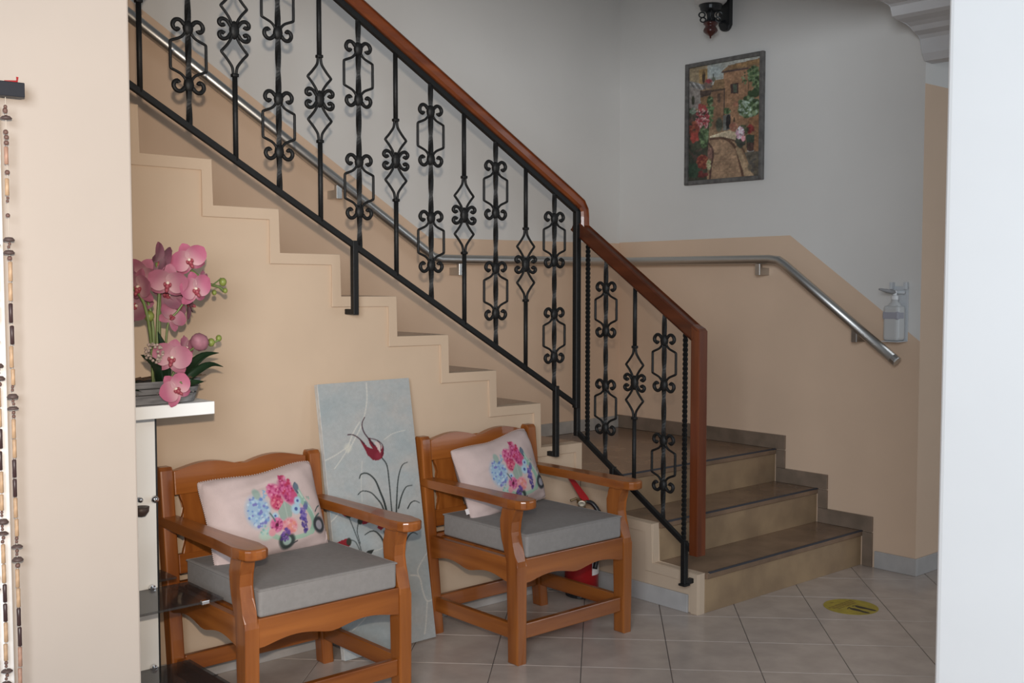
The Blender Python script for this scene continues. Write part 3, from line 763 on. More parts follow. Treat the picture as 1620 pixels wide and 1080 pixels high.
# local: x runs to the right seen from the hall, y out from the wall is negative
me, u, v = grid_mesh('canvas', 150, 190, lambda u, v: ((u - .5) * (PW - .03), 0 * u - 0.012, .015 + v * (PH - .03)))
un = .027 + u * (1 - .054); vn = .02 + v * (1 - .04)
X_, Y_ = unproj(HP, un, vn)
p = Paint((X_ - 1080) * 9, (Y_ - 75) * 9, (128, 98, 68), 9); p.px = 6.0      # drawing units: 9 to the pixel
p.noise(.012, .05)
p.poly([(100, 260), (360, 200), (1110, 60), (1110, 520), (100, 520)], (150, 150, 140)); p.poly([(100, 250), (360, 230), (360, 520), (100, 520)], (132, 112, 82))
p.ell(470, 330, 110, 90, (138, 150, 150), .9, .8)
p.poly([(240, 300), (360, 280), (365, 520), (250, 500)], (140, 108, 62)); p.ell(310, 400, 22, 95, (58, 44, 34), .3); p.ell(300, 330, 26, 40, (150, 112, 60), .5, .5)
p.line([(445, 370), (445, 470)], 14, (82, 84, 70), smooth=False); p.ell(450, 440, 28, 30, (88, 92, 76), .6)
# tall house on the right
p.poly([(590, 330), (940, 280), (1110, 250), (1110, 1000), (700, 1200), (600, 1120)], (140, 98, 66)); p.poly([(560, 335), (660, 250), (1110, 160), (1110, 260), (930, 295), (600, 345)], (118, 88, 58)); p.line([(570, 345), (930, 300)], 22, (72, 54, 52), smooth=False)
p.poly([(700, 250), (1100, 180), (1100, 230), (720, 300)], (134, 98, 58))
p.poly([(690, 515), (805, 505), (805, 655), (695, 650)], (66, 46, 42)); p.poly([(725, 525), (780, 520), (780, 640), (730, 640)], (70, 78, 62)); p.ell(780, 800, 45, 30, (152, 88, 66), .8, .7, -.6)
p.line([(945, 310), (940, 720)], 10, (80, 70, 46), smooth=False)
# middle house
p.poly([(430, 600), (605, 590), (610, 1120), (440, 1160)], (122, 86, 60)); p.poly([(470, 450), (600, 440), (605, 600), (420, 610)], (120, 90, 58)); p.line([(430, 605), (605, 585)], 28, (72, 56, 44), smooth=False); p.poly([(510, 650), (550, 645), (552, 775), (512, 780)], (82, 62, 48)); p.line([(605, 600), (605, 1000)], 14, (66, 54, 48), smooth=False)
# left house and awning
p.poly([(105, 530), (270, 560), (280, 860), (105, 840)], (124, 114, 106)); p.ell(165, 730, 22, 65, (56, 56, 44), .3)
p.poly([(105, 450), (350, 520), (300, 590), (105, 530)], (112, 108, 104))
for k in range(5): p.line([(120 + 45 * k, 470 + 12 * k), (175 + 42 * k, 550 + 9 * k)], 11, (160, 156, 154) if k % 2 else (74, 70, 70), smooth=False)
p.poly([(260, 600), (430, 590), (410, 670), (270, 690)], (72, 56, 48)); p.poly([(270, 690), (380, 680), (385, 850), (280, 860)], (128, 92, 58)); p.ell(380, 475, 50, 42, (150, 50, 56), .5); p.speck(380, 520, 60, 50, 20, 14, [(110, 90, 80), (90, 78, 72)])
# greenery
GR = [(62, 86, 48), (82, 108, 64), (48, 66, 40), (104, 124, 84)]
p.speck(400, 900, 45, 220, 70, 20, GR); p.speck(1010, 380, 75, 110, 90, 20, GR); p.speck(900, 450, 60, 90, 16, 12, GR); p.speck(1050, 560, 45, 120, 60, 18, GR); p.speck(960, 850, 150, 150, 190, 24, GR + [(132, 152, 128)]); p.speck(1030, 660, 70, 40, 40, 20, [(50, 70, 42)]); p.speck(650, 900, 42, 36, 30, 16, GR)
p.speck(900, 860, 90, 90, 60, 9, [(150, 168, 150), (120, 140, 120)])
# far arch door and street
p.poly([(590, 960), (700, 940), (700, 1160), (590, 1180)], (92, 92, 86)); p.ell(668, 1010, 32, 60, (40, 36, 36), .2); p.poly([(636, 1010), (700, 1005), (702, 1150), (640, 1160)], (40, 36, 36)); p.ell(540, 1090, 50, 100, (68, 70, 56), .4); p.ell(748, 1030, 10, 40, (50, 46, 36), .4)
p.poly([(405, 1250), (640, 1180), (760, 1170), (830, 1300), (830, 1340), (620, 1290), (405, 1280)], (168, 148, 116))
p.poly([(400, 1280), (600, 1275), (760, 1340), (860, 1480), (960, 1700), (1060, 1860), (900, 1870), (430, 1880), (460, 1500), (380, 1350)], (142, 108, 78))
p.noise(.02, .04)
p.line([(420, 1290), (600, 1285), (720, 1360), (800, 1480), (840, 1650), (890, 1860)], 34, (88, 60, 44)); p.line([(640, 1290), (800, 1350), (920, 1530), (1060, 1840)], 24, (86, 60, 44)); p.poly([(770, 1430), (830, 1420), (1030, 1850), (930, 1870)], (152, 122, 88))
p.line([(390, 1350), (450, 1440), (455, 1560), (430, 1700), (420, 1860)], 26, (84, 56, 48)); p.poly([(385, 1390), (440, 1450), (445, 1560), (380, 1580)], (120, 82, 70))
for yy in (1580, 1660, 1760): p.line([(480, yy), (800, yy + 10)], 10, (118, 84, 62), op=.5, smooth=False)
# left flower bank
p.poly([(105, 840), (250, 880), (390, 900), (395, 1300), (380, 1500), (380, 1880), (105, 1900)], (62, 60, 46)); p.speck(200, 1350, 110, 450, 160, 30, [(60, 66, 48), (70, 58, 50), (50, 56, 44), (84, 62, 54)])
p.speck(300, 1000, 95, 190, 210, 12, [(150, 46, 52), (178, 92, 96), (190, 140, 134), (130, 38, 44)]); p.speck(180, 1160, 60, 120, 60, 18, [(140, 66, 44), (120, 48, 38)]); p.speck(190, 1260, 50, 70, 40, 18, [(150, 52, 42)]); p.speck(330, 1250, 50, 170, 90, 18, GR)
p.speck(310, 1620, 75, 95, 90, 20, [(140, 56, 40), (150, 76, 50), (112, 40, 34)]); p.speck(400, 1660, 26, 70, 40, 11, [(160, 158, 110), (120, 136, 80), (170, 160, 120)]); p.speck(180, 1740, 80, 90, 60, 26, [(44, 64, 46)]); p.speck(310, 1790, 60, 40, 30, 20, [(104, 40, 38)]); p.speck(165, 880, 40, 40, 20, 14, [(130, 136, 122), (90, 110, 90)]); p.speck(290, 820, 50, 30, 20, 14, [(150, 54, 50)])
# right pots and wall
p.poly([(950, 1020), (1110, 950), (1110, 1500), (960, 1480)], (128, 86, 54)); p.speck(980, 1160, 45, 60, 40, 16, [(140, 42, 40), (110, 34, 34)]); p.speck(870, 1180, 70, 70, 60, 18, [(56, 58, 40), (72, 80, 52)]); p.poly([(920, 1250), (1035, 1245), (1030, 1480), (935, 1480)], (52, 66, 52)); p.poly([(935, 1360), (1035, 1355), (1030, 1480), (940, 1485)], (74, 50, 44)); p.line([(940, 1475), (985, 1492), (1035, 1475)], 12, (134, 128, 122))
p.speck(840, 1320, 60, 90, 50, 20, [(52, 50, 46), (60, 66, 52)]); p.speck(835, 1210, 55, 85, 80, 12, [(200, 165, 180), (180, 130, 150), (214, 190, 196)]); p.speck(880, 1300, 22, 34, 22, 12, [(208, 120, 130), (214, 150, 160)]); p.speck(745, 1120, 50, 60, 40, 16, [(150, 88, 66), (160, 112, 84)]); p.poly([(900, 1500), (1110, 1480), (1110, 1880), (1060, 1860), (960, 1650)], (82, 74, 62)); p.speck(1040, 1690, 60, 90, 30, 30, [(96, 84, 66), (72, 66, 60)])
p.noise(.012, .10); p.noise(.04, .12)
g_ = p.C.mean(1, keepdims=True); p.C = p.C * .72 + .28 * g_
set_paint(me, p.linear(1.65)); me.materials.append(attr_mat('street_painting', 0.5, bump=.06, bscale=120))
link('canvas', me, fp)
M_FRAME = mat('grey_weathered_frame', (0.155, 0.145, 0.135), 0.55, color2=(0.085, 0.08, 0.075), vscale=30, detail=6)
fwid = 0.025
for nm, a in (('frame_side', (-PW / 2, -PW / 2 + fwid, 0, PH)), ('frame_side', (PW / 2 - fwid, PW / 2, 0, PH)), ('frame_side', (-PW / 2 + fwid, PW / 2 - fwid, 0, fwid)), ('frame_side', (-PW / 2 + fwid, PW / 2 - fwid, PH - fwid, PH))):
    finish(nm, bx(a[0], a[1], -0.026, 0.0, a[2], a[3], bev=0.004), M_FRAME, fp)
finish('backing', bx(-PW / 2 + .01, PW / 2 - .01, -0.010, -0.001, .01, PH - .01), M_FRAME, fp)

# ------------------------------------------------------------------ wall lamp above the painting
sc = thing('wall_sconce', 'dark metal wall lamp with a turned red wood finial and white glass shade', 'lamp', (W, 0.165, 2.895))
sc.scale = (1, 1, 0.86)
M_DARK = mat('dark_lamp_metal', (0.014, 0.016, 0.018), 0.35, spec=0.5)
M_REDW = mat('dark_red_turned_wood', (0.075, 0.018, 0.014), 0.3, coat=.4)
pl = [( .038 * math.cos(a), .22 + .038 * math.sin(a)) for a in [math.pi * i / 10 for i in range(11)]] + [(.038 * math.cos(a), .045 + .038 * math.sin(a)) for a in [math.pi + math.pi * i / 10 for i in range(11)]]
finish('back_plate', prism(bmesh.new(), pl, 'x', -0.03, -0.0005, bev=.008, seg=3), M_DARK, sc)
bxx = -0.15
finish('finial', lathe(bmesh.new(), [(0, -.062), (.004, -.058), (.006, -.046), (.020, -.036), (.037, -.022), (.041, -.010), (.036, .004), (.029, .014), (.031, .022), (.039, .030), (.041, .038), (.036, .044)], 24, (0, 0, 1), (bxx, 0, 0)), M_REDW, sc, smooth=True)
finish('stem', lathe(bmesh.new(), [(.036, .042), (.024, .052), (.020, .070), (.022, .095), (.030, .112), (.0, .114)], 20, (0, 0, 1), (bxx, 0, 0)), M_DARK, sc, smooth=True)
finish('cup', lathe(bmesh.new(), [(.030, .110), (.054, .118), (.058, .125), (.061, .145), (.066, .149), (.066, .156), (.0, .157)], 24, (0, 0, 1), (bxx, 0, 0)), M_DARK, sc)
for k in range(4):
    a = R(45 + 90 * k); bm = bmesh.new(); ca, sa = math.cos(a), math.sin(a)
    for (r0, z0, rad) in ((.048, .092, .017), (.042, .060, .015)):
        tube(bm, [(bxx + ca * (r0 + rad * math.cos(t)), sa * (r0 + rad * math.cos(t)), z0 + rad * math.sin(t)) for t in [2 * math.pi * i / 14 for i in range(15)]], .0045, seg=6)
    finish('openwork_scroll', bm, M_DARK, sc)
finish('arm', tube(bmesh.new(), smooth_path([(-.025, 0, .075), (-.06, 0, .06), (-.10, 0, .068), (bxx + .015, 0, .085)], 4), .008, seg=8), M_DARK, sc, smooth=True)
finish('glass_shade', lathe(bmesh.new(), [(.050, .153), (.070, .156), (.088, .175), (.10, .21), (.105, .26), (.098, .31), (.085, .345), (.080, .345), (.093, .31), (.098, .26), (.09, .2), (.06, .17), (.0, .165)], 28, (0, 0, 1), (bxx, 0, 0)), mat('opal_glass', (.62, .60, .58), .35), sc, smooth=True)

# ------------------------------------------------------------------ hand sanitiser dispenser
ds = thing('sanitizer_dispenser', 'white pump bottle dispenser fixed to the wall above the steel handrail end', 'dispenser', (W, -0.922, 1.180))
M_BR = mat('grey_white_bracket', (.60, .62, .64), .45); M_BOT = mat('translucent_white_bottle', (.66, .66, .65), .3, trans=.15)
finish('bracket', bx(-.006, -.0005, -.064, .028, 0, .278, bev=.002), M_BR, ds)
finish('bracket_side', bx(-.030, -.0005, .012, .028, .262, .298, bev=.002), M_BR, ds)
finish('bracket_side', bx(-.030, -.0005, -.064, -.048, .262, .298, bev=.002), M_BR, ds)
finish('bracket_shelf', bx(-.095, -.006, -.062, .028, .0, .004), M_BR, ds)
bo = finish('bottle', bx(-.092, -.012, -.058, .026, .0045, .182, bev=.016, seg=3), M_BOT, ds, smooth=False)
finish('label', bx(-.0932, -.030, -.0585, .0265, .112, .152, bev=.006), mat('faded_label', (.36, .355, .40), .5), bo)
finish('bottle_neck', lathe(bmesh.new(), [(.036, .172), (.030, .188), (.017, .200), (.016, .222), (.0, .223)], 18, (0, 0, 1), (-.05, -.016, 0)), M_BOT, ds, smooth=True)
finish('pump', lathe(bmesh.new(), [(.018, .212), (.018, .230), (.010, .234), (.010, .256), (.0, .257)], 14, (0, 0, 1), (-.05, -.016, 0)), M_WHITEP, ds)
bm = bmesh.new(); tube(bm, [(-.052, -.016, .248), (-.10, .0, .255), (-.150, .012, .264)], [.010, .010, .005], seg=8); finish('nozzle', bm, mat('grey_nozzle', (.30, .29, .29), .5), ds, smooth=True)
finish('lever', tube(bmesh.new(), [(-.03, -.058, .248), (-.03, .024, .248)], .009, seg=8), M_BR, ds, smooth=True)

# ------------------------------------------------------------------ fire extinguisher in the stair corner
fe = thing('fire_extinguisher', 'red fire extinguisher standing on the floor behind the armchair by the stairs', 'fire extinguisher', (-0.165, -0.175, 0))
fe.scale = (1, 1, 0.85)
finish('base_ring', lathe(bmesh.new(), [(.070, 0), (.076, .004), (.076, .03), (.0, .031)], 24), M_BLACKP, fe)
finish('cylinder', lathe(bmesh.new(), [(.0, .028), (.070, .028), (.080, .04), (.081, .40), (.076, .425), (.060, .450), (.036, .466), (.022, .470), (.022, .49), (.0, .491)], 32), M_RED, fe, smooth=True)
a0 = R(-105)
me, u, v = grid_mesh('label', 20, 4, lambda u, v: (.0818 * np.cos(R(-98) + u * R(60)), .0818 * np.sin(R(-98) + u * R(60)), .13 + v * .19)); me.materials.append(M_LABEL); link('label', me, fe)
finish('valve', lathe(bmesh.new(), [(.018, .488), (.018, .515), (.024, .518), (.024, .535), (.0, .536)], 16), M_BRASS, fe)
finish('gauge', lathe(bmesh.new(), [(.0, .0), (.017, 0), (.018, .012), (.013, .013), (.0, .012)], 16, (-.72, -.69, 0), (-.020, -.02, .522)), mat('dull_gauge_metal', (.30, .27, .22), .5, metal=1.0), fe)
finish('carry_handle', tube(bmesh.new(), [(.0, 0, .53), (-.03, .01, .545), (-.055, .02, .535)], .007, seg=8), M_BRASS, fe)
bm = bmesh.new(); prism(bm, [(.015, .520), (-.01, .545), (-.060, .640), (-.072, .664), (-.052, .670), (-.030, .638), (.025, .555), (.040, .525)], 'y', -.012, .012, bev=.003)
lv = finish('squeeze_lever', bm, M_RED, fe); lv.rotation_euler = (0, 0, R(-25))
finish('hose', tube(bmesh.new(), smooth_path([(.012, -.012, .528), (.04, -.03, .515), (.055, -.055, .47), (.06, -.075, .40), (.055, -.082, .33), (.02, -.09, .25), (-.005, -.092, .17)], 5), .0115, seg=10), M_BLACKP, fe, smooth=True)
finish('hose_bracket', tube(bmesh.new(), [(.078, -.02, .40), (.092, -.03, .44), (.088, -.035, .47)], .003, seg=6), M_IRON, fe)

# ------------------------------------------------------------------ floor sticker
stk = thing('floor_sticker', 'round yellow floor sticker with two black footprints near the bottom step', 'sticker', (0.622, -1.125, 0.0004))
SR = 0.121
nr, na = 60, 160
rr, aa = np.meshgrid(np.linspace(0.001, 1, nr), np.linspace(0, 2 * math.pi, na, endpoint=False), indexing='ij')
x, y = (rr * np.cos(aa) * SR).ravel(), (rr * np.sin(aa) * SR).ravel()
F = [(i * na + k, i * na + (k + 1) % na, (i + 1) * na + (k + 1) % na, (i + 1) * na + k) for i in range(nr - 1) for k in range(na)]
n0 = nr * na
V = [(a, b, 0.0010) for a, b in zip(x, y)] + [(SR * math.cos(2 * math.pi * k / na), SR * math.sin(2 * math.pi * k / na), 0.0) for k in range(na)]
F += [((nr - 1) * na + k, (nr - 1) * na + (k + 1) % na, n0 + (k + 1) % na, n0 + k) for k in range(na)]
me = bpy.data.meshes.new('printed_disc'); me.from_pydata(V, [], F); me.update()
x = np.array([v_[0] for v_ in V]) * 1000; y = np.array([v_[1] for v_ in V]) * 1000
p = Paint(x, y, (150, 132, 50), 3); p.px = 3.0; p.noise(.04, .05)
DK = (52, 46, 40)
for s, cx in ((-1, -26), (1, 26)):
    p.ell(cx - s * 2, -38, 15, 30, DK, .15); p.ell(cx + s * 1, -88, 12, 24, DK, .15); p.poly([(cx - 12, -50), (cx + 12, -50), (cx + 10, -85), (cx - 9, -85)], DK)
    for k in range(5): p.ell(cx - s * 12 + s * k * 7, -2 - abs(k - 1) * 2.5 + (0 if k else 2), 4.5 if k == 0 else 3.2, 5 if k == 0 else 4, DK, .2)
rg = np.random.RandomState(2)
for row, (x0, x1) in enumerate(((-92, 92), (-84, 84), (-70, 70))):
    yy = 54 - row * 17; xx = x0
    while xx < x1:
        wl = 9 + rg.rand() * 16
        k = xx
        while k < min(xx + wl, x1): p.line([(k, yy - 5), (k + rg.choice([0, 3]), yy + 5)], 2.6, (92, 66, 34), smooth=False); k += 5.5
        xx += wl + 5
p.poly([(-18, 88), (2, 88), (-8, 106)], (96, 74, 34)); p.poly([(-12, 91), (-4, 91), (-8, 100)], (150, 132, 50))
set_paint(me, p.linear(1.4)); me.materials.append(attr_mat('printed_vinyl', .45)); link('printed_disc', me, stk)

# ------------------------------------------------------------------ glass shelf unit beside the near left wall
su = thing('shelf_unit', 'white shelf unit with smoked glass shelves half hidden by the near left wall', 'shelf', (-2.45, -0.40, 0))
def loc_(x0, x1, y0, y1, z0, z1): return (x0 + 2.45, x1 + 2.45, y0 + .40, y1 + .40, z0, z1)
M_WL = mat('white_laminate', (.86, .87, .86), .35)
M_GLASS = mat('smoked_glass', (.045, .045, .045), .06, trans=.0, alpha=.52, spec=.6)
finish('top_board', bx(*loc_(-2.80, -2.185, -.50, -.30, 1.058, 1.099), bev=.002), M_WL, su)
up = finish('upright_panel', bx(*loc_(-2.75, -2.322, -.345, -.325, 0, 1.0575), bev=.001), M_WL, su)
finish('edge_shadow_strip', bx(*loc_(-2.322, -2.3165, -.346, -.324, 0, 1.057)), M_BLACKP, up)  # black strip added to draw the shadow line beside the upright
for (x0, x1, y0, y1, z0) in ((-2.74, -2.213, -.60, -.346, .468), (-2.74, -2.213, -.80, -.346, .200), (-2.50, -2.245, -.324, -.20, .485)):
    g = finish('glass_shelf', bx(*loc_(x0, x1, y0, y1, z0, z0 + .008), bev=.0015, seg=1), M_GLASS, su)
    for cx in (-2.345, -2.60):
        finish('clip', lathe(bmesh.new(), [(0, 0), (.010, 0), (.012, .006), (.010, .016), (0, .018)], 12, (0, -1, 0), (cx + 2.45, -.345 + .40 if y0 < -.34 else -.30 + .40, z0 + .012)), M_CHROME, g)
for z0, y0 in ((.468, -.60),):
    finish('clip', bx(*loc_(-2.29, -2.262, y0 - .004, y0 + .012, z0 - .003, z0 + .011), bev=.003), M_CHROME, su)
for cx, cz, r in ((-2.335, .775, .011), (-2.385, .780, .008)):
    finish('knob', lathe(bmesh.new(), [(0, .030), (r, .026), (r * 1.15, .016), (r * .8, .006), (r * .6, 0)], 14, (0, -1, 0), (cx + 2.45, -.345 + .40, cz)), M_CHROME, su, smooth=True)
pd = thing('wooden_bowl', 'small dark brown half bowl hanging on the white shelf upright', 'ornament', (-2.385, -0.372, 0.758))
finish('bowl', lathe(bmesh.new(), [(0, -.034), (.014, -.030), (.024, -.016), (.026, 0), (.022, 0), (.0, -.006)], 16), mat('coconut_brown', (.06, .04, .035), .5), pd, smooth=True)

# ------------------------------------------------------------------ artificial orchids in a grey basket
oc = thing('orchid_arrangement', 'pink artificial orchids in a grey wooden trough on the white shelf top', 'plant', (-2.36, -0.405, 1.0995))
OX, OY, OZ = -2.36, -0.405, 1.0995
M_PETAL = attr_mat('orchid_petal', .55, spec=.3)
M_LIP = mat('orchid_lip', (.22, .012, .06), .5, color2=(.40, .10, .09), vscale=40)
M_GREEN = mat('orchid_stem_green', (.14, .19, .055), .45, var=.3, vscale=20)
M_LEAF = mat('orchid_leaf_green', (.022, .055, .022), .4, var=.3, vscale=15)
M_BUD = mat('orchid_bud_green', (.20, .24, .05), .45, var=.2, vscale=40)
M_TROUGH = mat('grey_washed_wood', (.21, .21, .215), .7, color2=(.12, .12, .125), vscale=14, stretch=(1, 4, 8), detail=6)
def petal(L_, Wd, cup, curl, tip=0.25, nu=7, nv=9):
    """petal along +z from the origin, facing -y"""
    V = []
    for j in range(nv):
        t = j / (nv - 1); tq = .06 + .935 * t; wv = Wd * (1 - abs(2 * tq ** .82 - 1) ** 2.3) ** .62
        for i in range(nu):
            s = i / (nu - 1) * 2 - 1
            V.append((s * wv / 2, -cup * (s * s) * wv * .5 + curl * t * t * L_ + .02 * L_ * math.sin(5 * t + 3 * s), t * L_))
    F = [(j * nu + i, j * nu + i + 1, (j + 1) * nu + i + 1, (j + 1) * nu + i) for j in range(nv - 1) for i in range(nu - 1)]
    T_ = [j / (nv - 1) for j in range(nv) for i in range(nu)]; return V, F, T_
def flower_mesh(variant):
    V, F, Cc = [], [], []
    rg = random.Random(variant)
    base = [((.36, .130, .185), (.50, .30, .32)), ((.42, .125, .20), (.56, .34, .36)), ((.27, .110, .155), (.36, .21, .24))][variant % 3]
    specs = [(0, .95, .74, .05, .12, 0), (R(130), .92, .68, .05, .15, 0), (R(-130), .92, .68, .05, .15, 0), (R(66), 1.0, 1.12, .18, -.05, -.05), (R(-66), 1.0, 1.12, .18, -.05, -.05)]
    for ang, L_, Wd, cup, curl, yo in specs:
        v, f, t = petal(L_, Wd, cup, curl + rg.uniform(-.1, .12)); n0 = len(V); c, s = math.cos(ang), math.sin(ang)
        for (x, y, z), tt in zip(v, t):
            V.append((x * c + z * s, y + yo, -x * s + z * c)); k = min(1, tt * 1.7)
            k2 = max(0, tt - .6) * .35
            Cc.append(tuple(base[1][q] * (1 - k) + base[0][q] * k * (1 - k2 * (0, 1, .6)[q]) for q in range(3)))
        F += [tuple(n0 + q for q in ff) for ff in f]
    me = bpy.data.meshes.new('flower'); me.from_pydata(V, [], F); me.update(); set_paint(me, np.array(Cc)); me.materials.append(M_PETAL)
    for p_ in me.polygons: p_.use_smooth = True
    return me
bm = bmesh.new(); ball(bm, (0, -.12, -.10), .16, 10, sx=.8, sy=1.2, sz=1.1); ball(bm, (.13, -.13, -.02), .11, 8, sx=.6); ball(bm, (-.13, -.13, -.02), .11, 8, sx=.6)
tube(bm, [(0, -.18, -.18), (0, -.30, -.28), (0, -.32, -.38)], [.10, .09, .02], seg=8)
LIPME = bpy.data.meshes.new('lip'); bmesh.ops.recalc_face_normals(bm, faces=bm.faces); bm.to_mesh(LIPME); bm.free(); LIPME.materials.append(M_LIP)
bm = bmesh.new(); ball(bm, (0, -.12, .07), .085, 10, sy=1.3); COLME = bpy.data.meshes.new('column'); bm.to_mesh(COLME); bm.free(); COLME.materials.append(mat('orchid_white_centre', (.72, .62, .52), .5))
for me_ in (LIPME, COLME):
    for p_ in me_.polygons: p_.use_smooth = True
FM = [flower_mesh(i) for i in range(3)]
# x, z in the scene, depth offset from the middle of the trough, radius, yaw, pitch, roll, variant
fl_spec = [(-2.330, 1.552, -.01, .060, 120, 20, 10, 2), (-2.240, 1.558, -.04, .056, 12, 18, -24, 1), (-2.318, 1.484, -.05, .058, -8, 24, 10, 0), (-2.232, 1.462, -.06, .056, 34, 4, -12, 1),
           (-2.166, 1.498, .02, .028, 60, 10, 20, 0), (-2.402, 1.470, -.03, .056, -50, 10, 10, 0), (-2.285, 1.372, .00, .044, 30, -24, 40, 0), (-2.390, 1.408, .03, .052, -30, -20, 70, 2),
           (-2.215, 1.415, .03, .052, 100, -20, 30, 2), (-2.318, 1.243, -.07, .058, -6, 4, 12, 0), (-2.322, 1.145, -.105, .052, 22, -10, -34, 1), (-2.250, 1.270, -.02, .042, 60, 0, 20, 0), (-2.44, 1.53, .02, .058, -40, 20, 0, 2),
           (-2.375, 1.515, .02, .054, -20, 30, 40, 0), (-2.285, 1.440, .03, .052, 20, -30, 80, 2), (-2.262, 1.395, .04, .048, 140, -20, 0, 2)]
CAMDIR = R(-22)
for x, z, dy, r, yw, pt, rl, va in fl_spec:
    f = link('flower', FM[va], oc, (x - OX, dy, z - OZ)); f.scale = (r * 1.14,) * 3
    f.rotation_euler = Matrix.Rotation(CAMDIR + R(yw), 3, 'Z').__matmul__(Matrix.Rotation(R(pt), 3, 'X')).__matmul__(Matrix.Rotation(R(rl), 3, 'Y')).to_euler()
    link('lip', LIPME, f); link('column', COLME, f)
# closed bud flower at the right of the lower spray
bm = bmesh.new(); lathe(bm, [(0, -.03), (.012, -.028), (.026, -.012), (.030, .006), (.024, .024), (.010, .036), (0, .038)], 10, (-.6, -.3, .5)); finish('closed_flower', bm, mat('orchid_closed_pink', (.34, .14, .18), .6, var=.2, vscale=30), oc, True, (-2.196 - OX, -.02, 1.287 - OZ))
def q(x, z, dy=0.0): return (x - OX, dy, z - OZ)
stems = [([q(-2.335, 1.13), q(-2.335, 1.30), q(-2.328, 1.42), q(-2.315, 1.50), q(-2.27, 1.55), q(-2.22, 1.53), q(-2.16, 1.485), q(-2.115, 1.470), q(-2.098, 1.455)], .0048),
         ([q(-2.325, 1.13, .01), q(-2.322, 1.35, .01), q(-2.325, 1.47, 0), q(-2.335, 1.55, -.01)], .0058), ([q(-2.355, 1.13, -.01), q(-2.36, 1.30, -.01), q(-2.385, 1.42, -.02), q(-2.42, 1.47, -.02)], .005),
         ([q(-2.345, 1.13, .0), q(-2.348, 1.34, .0), q(-2.36, 1.43, .01)], .0058), ([q(-2.315, 1.13, 0), q(-2.30, 1.34, .0), q(-2.27, 1.39, -.01), q(-2.235, 1.44, -.02)], .0035), ([q(-2.33, 1.12, -.03), q(-2.28, 1.22, -.03), q(-2.22, 1.27, -.02), q(-2.15, 1.283, -.01), q(-2.118, 1.297, -.01)], .0035),
         ([q(-2.33, 1.12, -.05), q(-2.31, 1.17, -.10), q(-2.292, 1.15, -.10)], .0035), ([q(-2.138, 1.478, 0), q(-2.12, 1.49, 0), q(-2.108, 1.500, 0)], .0025)]
for pts, r in stems: finish('stem', tube(bmesh.new(), smooth_path(pts, 4), r, seg=7), M_GREEN, oc, smooth=True)
for x, z, r in ((-2.104, 1.487, .0125), (-2.170, 1.462, .0125), (-2.136, 1.452, .008), (-2.096, 1.458, .008), (-2.150, 1.286, .0125), (-2.122, 1.299, .010), (-2.362, 1.378, .016)):
    finish('bud', ball(bmesh.new(), (0, 0, 0), r, 10, sz=1.15), M_BUD, oc, True, q(x, z, -.005))
def leaf(pts, wd):
    """blade that follows pts, with a raised pair of halves"""
    P = smooth_path(pts, 4); bm = bmesh.new(); n = len(P); rows = []
    for i, p_ in enumerate(P):
        t = i / (n - 1); hw = wd * math.sin(math.pi * (0.08 + .92 * t) ** .8) if i < n - 1 else .001
        d = (P[min(i + 1, n - 1)] - P[max(i - 1, 0)]).normalized(); s = d.cross(Vector((0, -.75, .66))).normalized(); nn = s.cross(d)
        rows.append([bm.verts.new(p_ + s * k * hw + nn * (abs(k) * hw * .25)) for k in (-1, -.5, 0, .5, 1)])
    for A, B in zip(rows, rows[1:]):
        for k in range(4): bm.faces.new((A[k], A[k + 1], B[k + 1], B[k]))
    r_ = bmesh.ops.solidify(bm, geom=list(bm.faces), thickness=.0012); return bm
for pts, wd in (([q(-2.30, 1.14), q(-2.24, 1.20, -.01), q(-2.18, 1.243, -.01), q(-2.125, 1.25, -.01)], .017), ([q(-2.28, 1.15, -.03), q(-2.22, 1.195, -.04), q(-2.17, 1.215, -.04), q(-2.125, 1.205, -.04)], .014),
                ([q(-2.34, 1.14, -.03), q(-2.37, 1.22, -.06), q(-2.42, 1.26, -.07)], .024), ([q(-2.32, 1.14, -.02), q(-2.33, 1.25, -.04), q(-2.35, 1.33, -.04)], .020), ([q(-2.33, 1.13, -.03), q(-2.27, 1.16, -.08), q(-2.22, 1.165, -.09)], .016), ([q(-2.38, 1.13, -.03), q(-2.44, 1.16, -.07), q(-2.50, 1.15, -.08)], .022)):
    finish('leaf', leaf(pts, wd), M_LEAF, oc, smooth=True)
# filler blossom cluster and twigs
bm = bmesh.new(); rg = random.Random(4)
for i in range(60):
    a, b = rg.uniform(0, 6.28), rg.uniform(-1, 1); rr_ = .030
    bmesh.ops.create_icosphere(bm, subdivisions=1, radius=.0055, matrix=Matrix.Translation((-2.375 - OX + rr_ * math.cos(a) * math.sqrt(1 - b * b), -.06 + rr_ * math.sin(a) * math.sqrt(1 - b * b), 1.262 - OZ + rr_ * b)))
finish('filler_blossom', bm, mat('dried_blossom', (.46, .36, .31), .9, var=.4, vscale=120), oc)
def trough_sec(z, grow=0.0):
    t = z / .070; hx = .145 + .022 * t + grow; hy = .070 + .012 * t + grow; out = []
    for i in range(32):
        a = 2 * math.pi * i / 32; c, s = math.cos(a), math.sin(a)
        out.append((math.copysign(abs(c) ** .55, c) * hx, math.copysign(abs(s) ** .55, s) * hy, z))
    return out
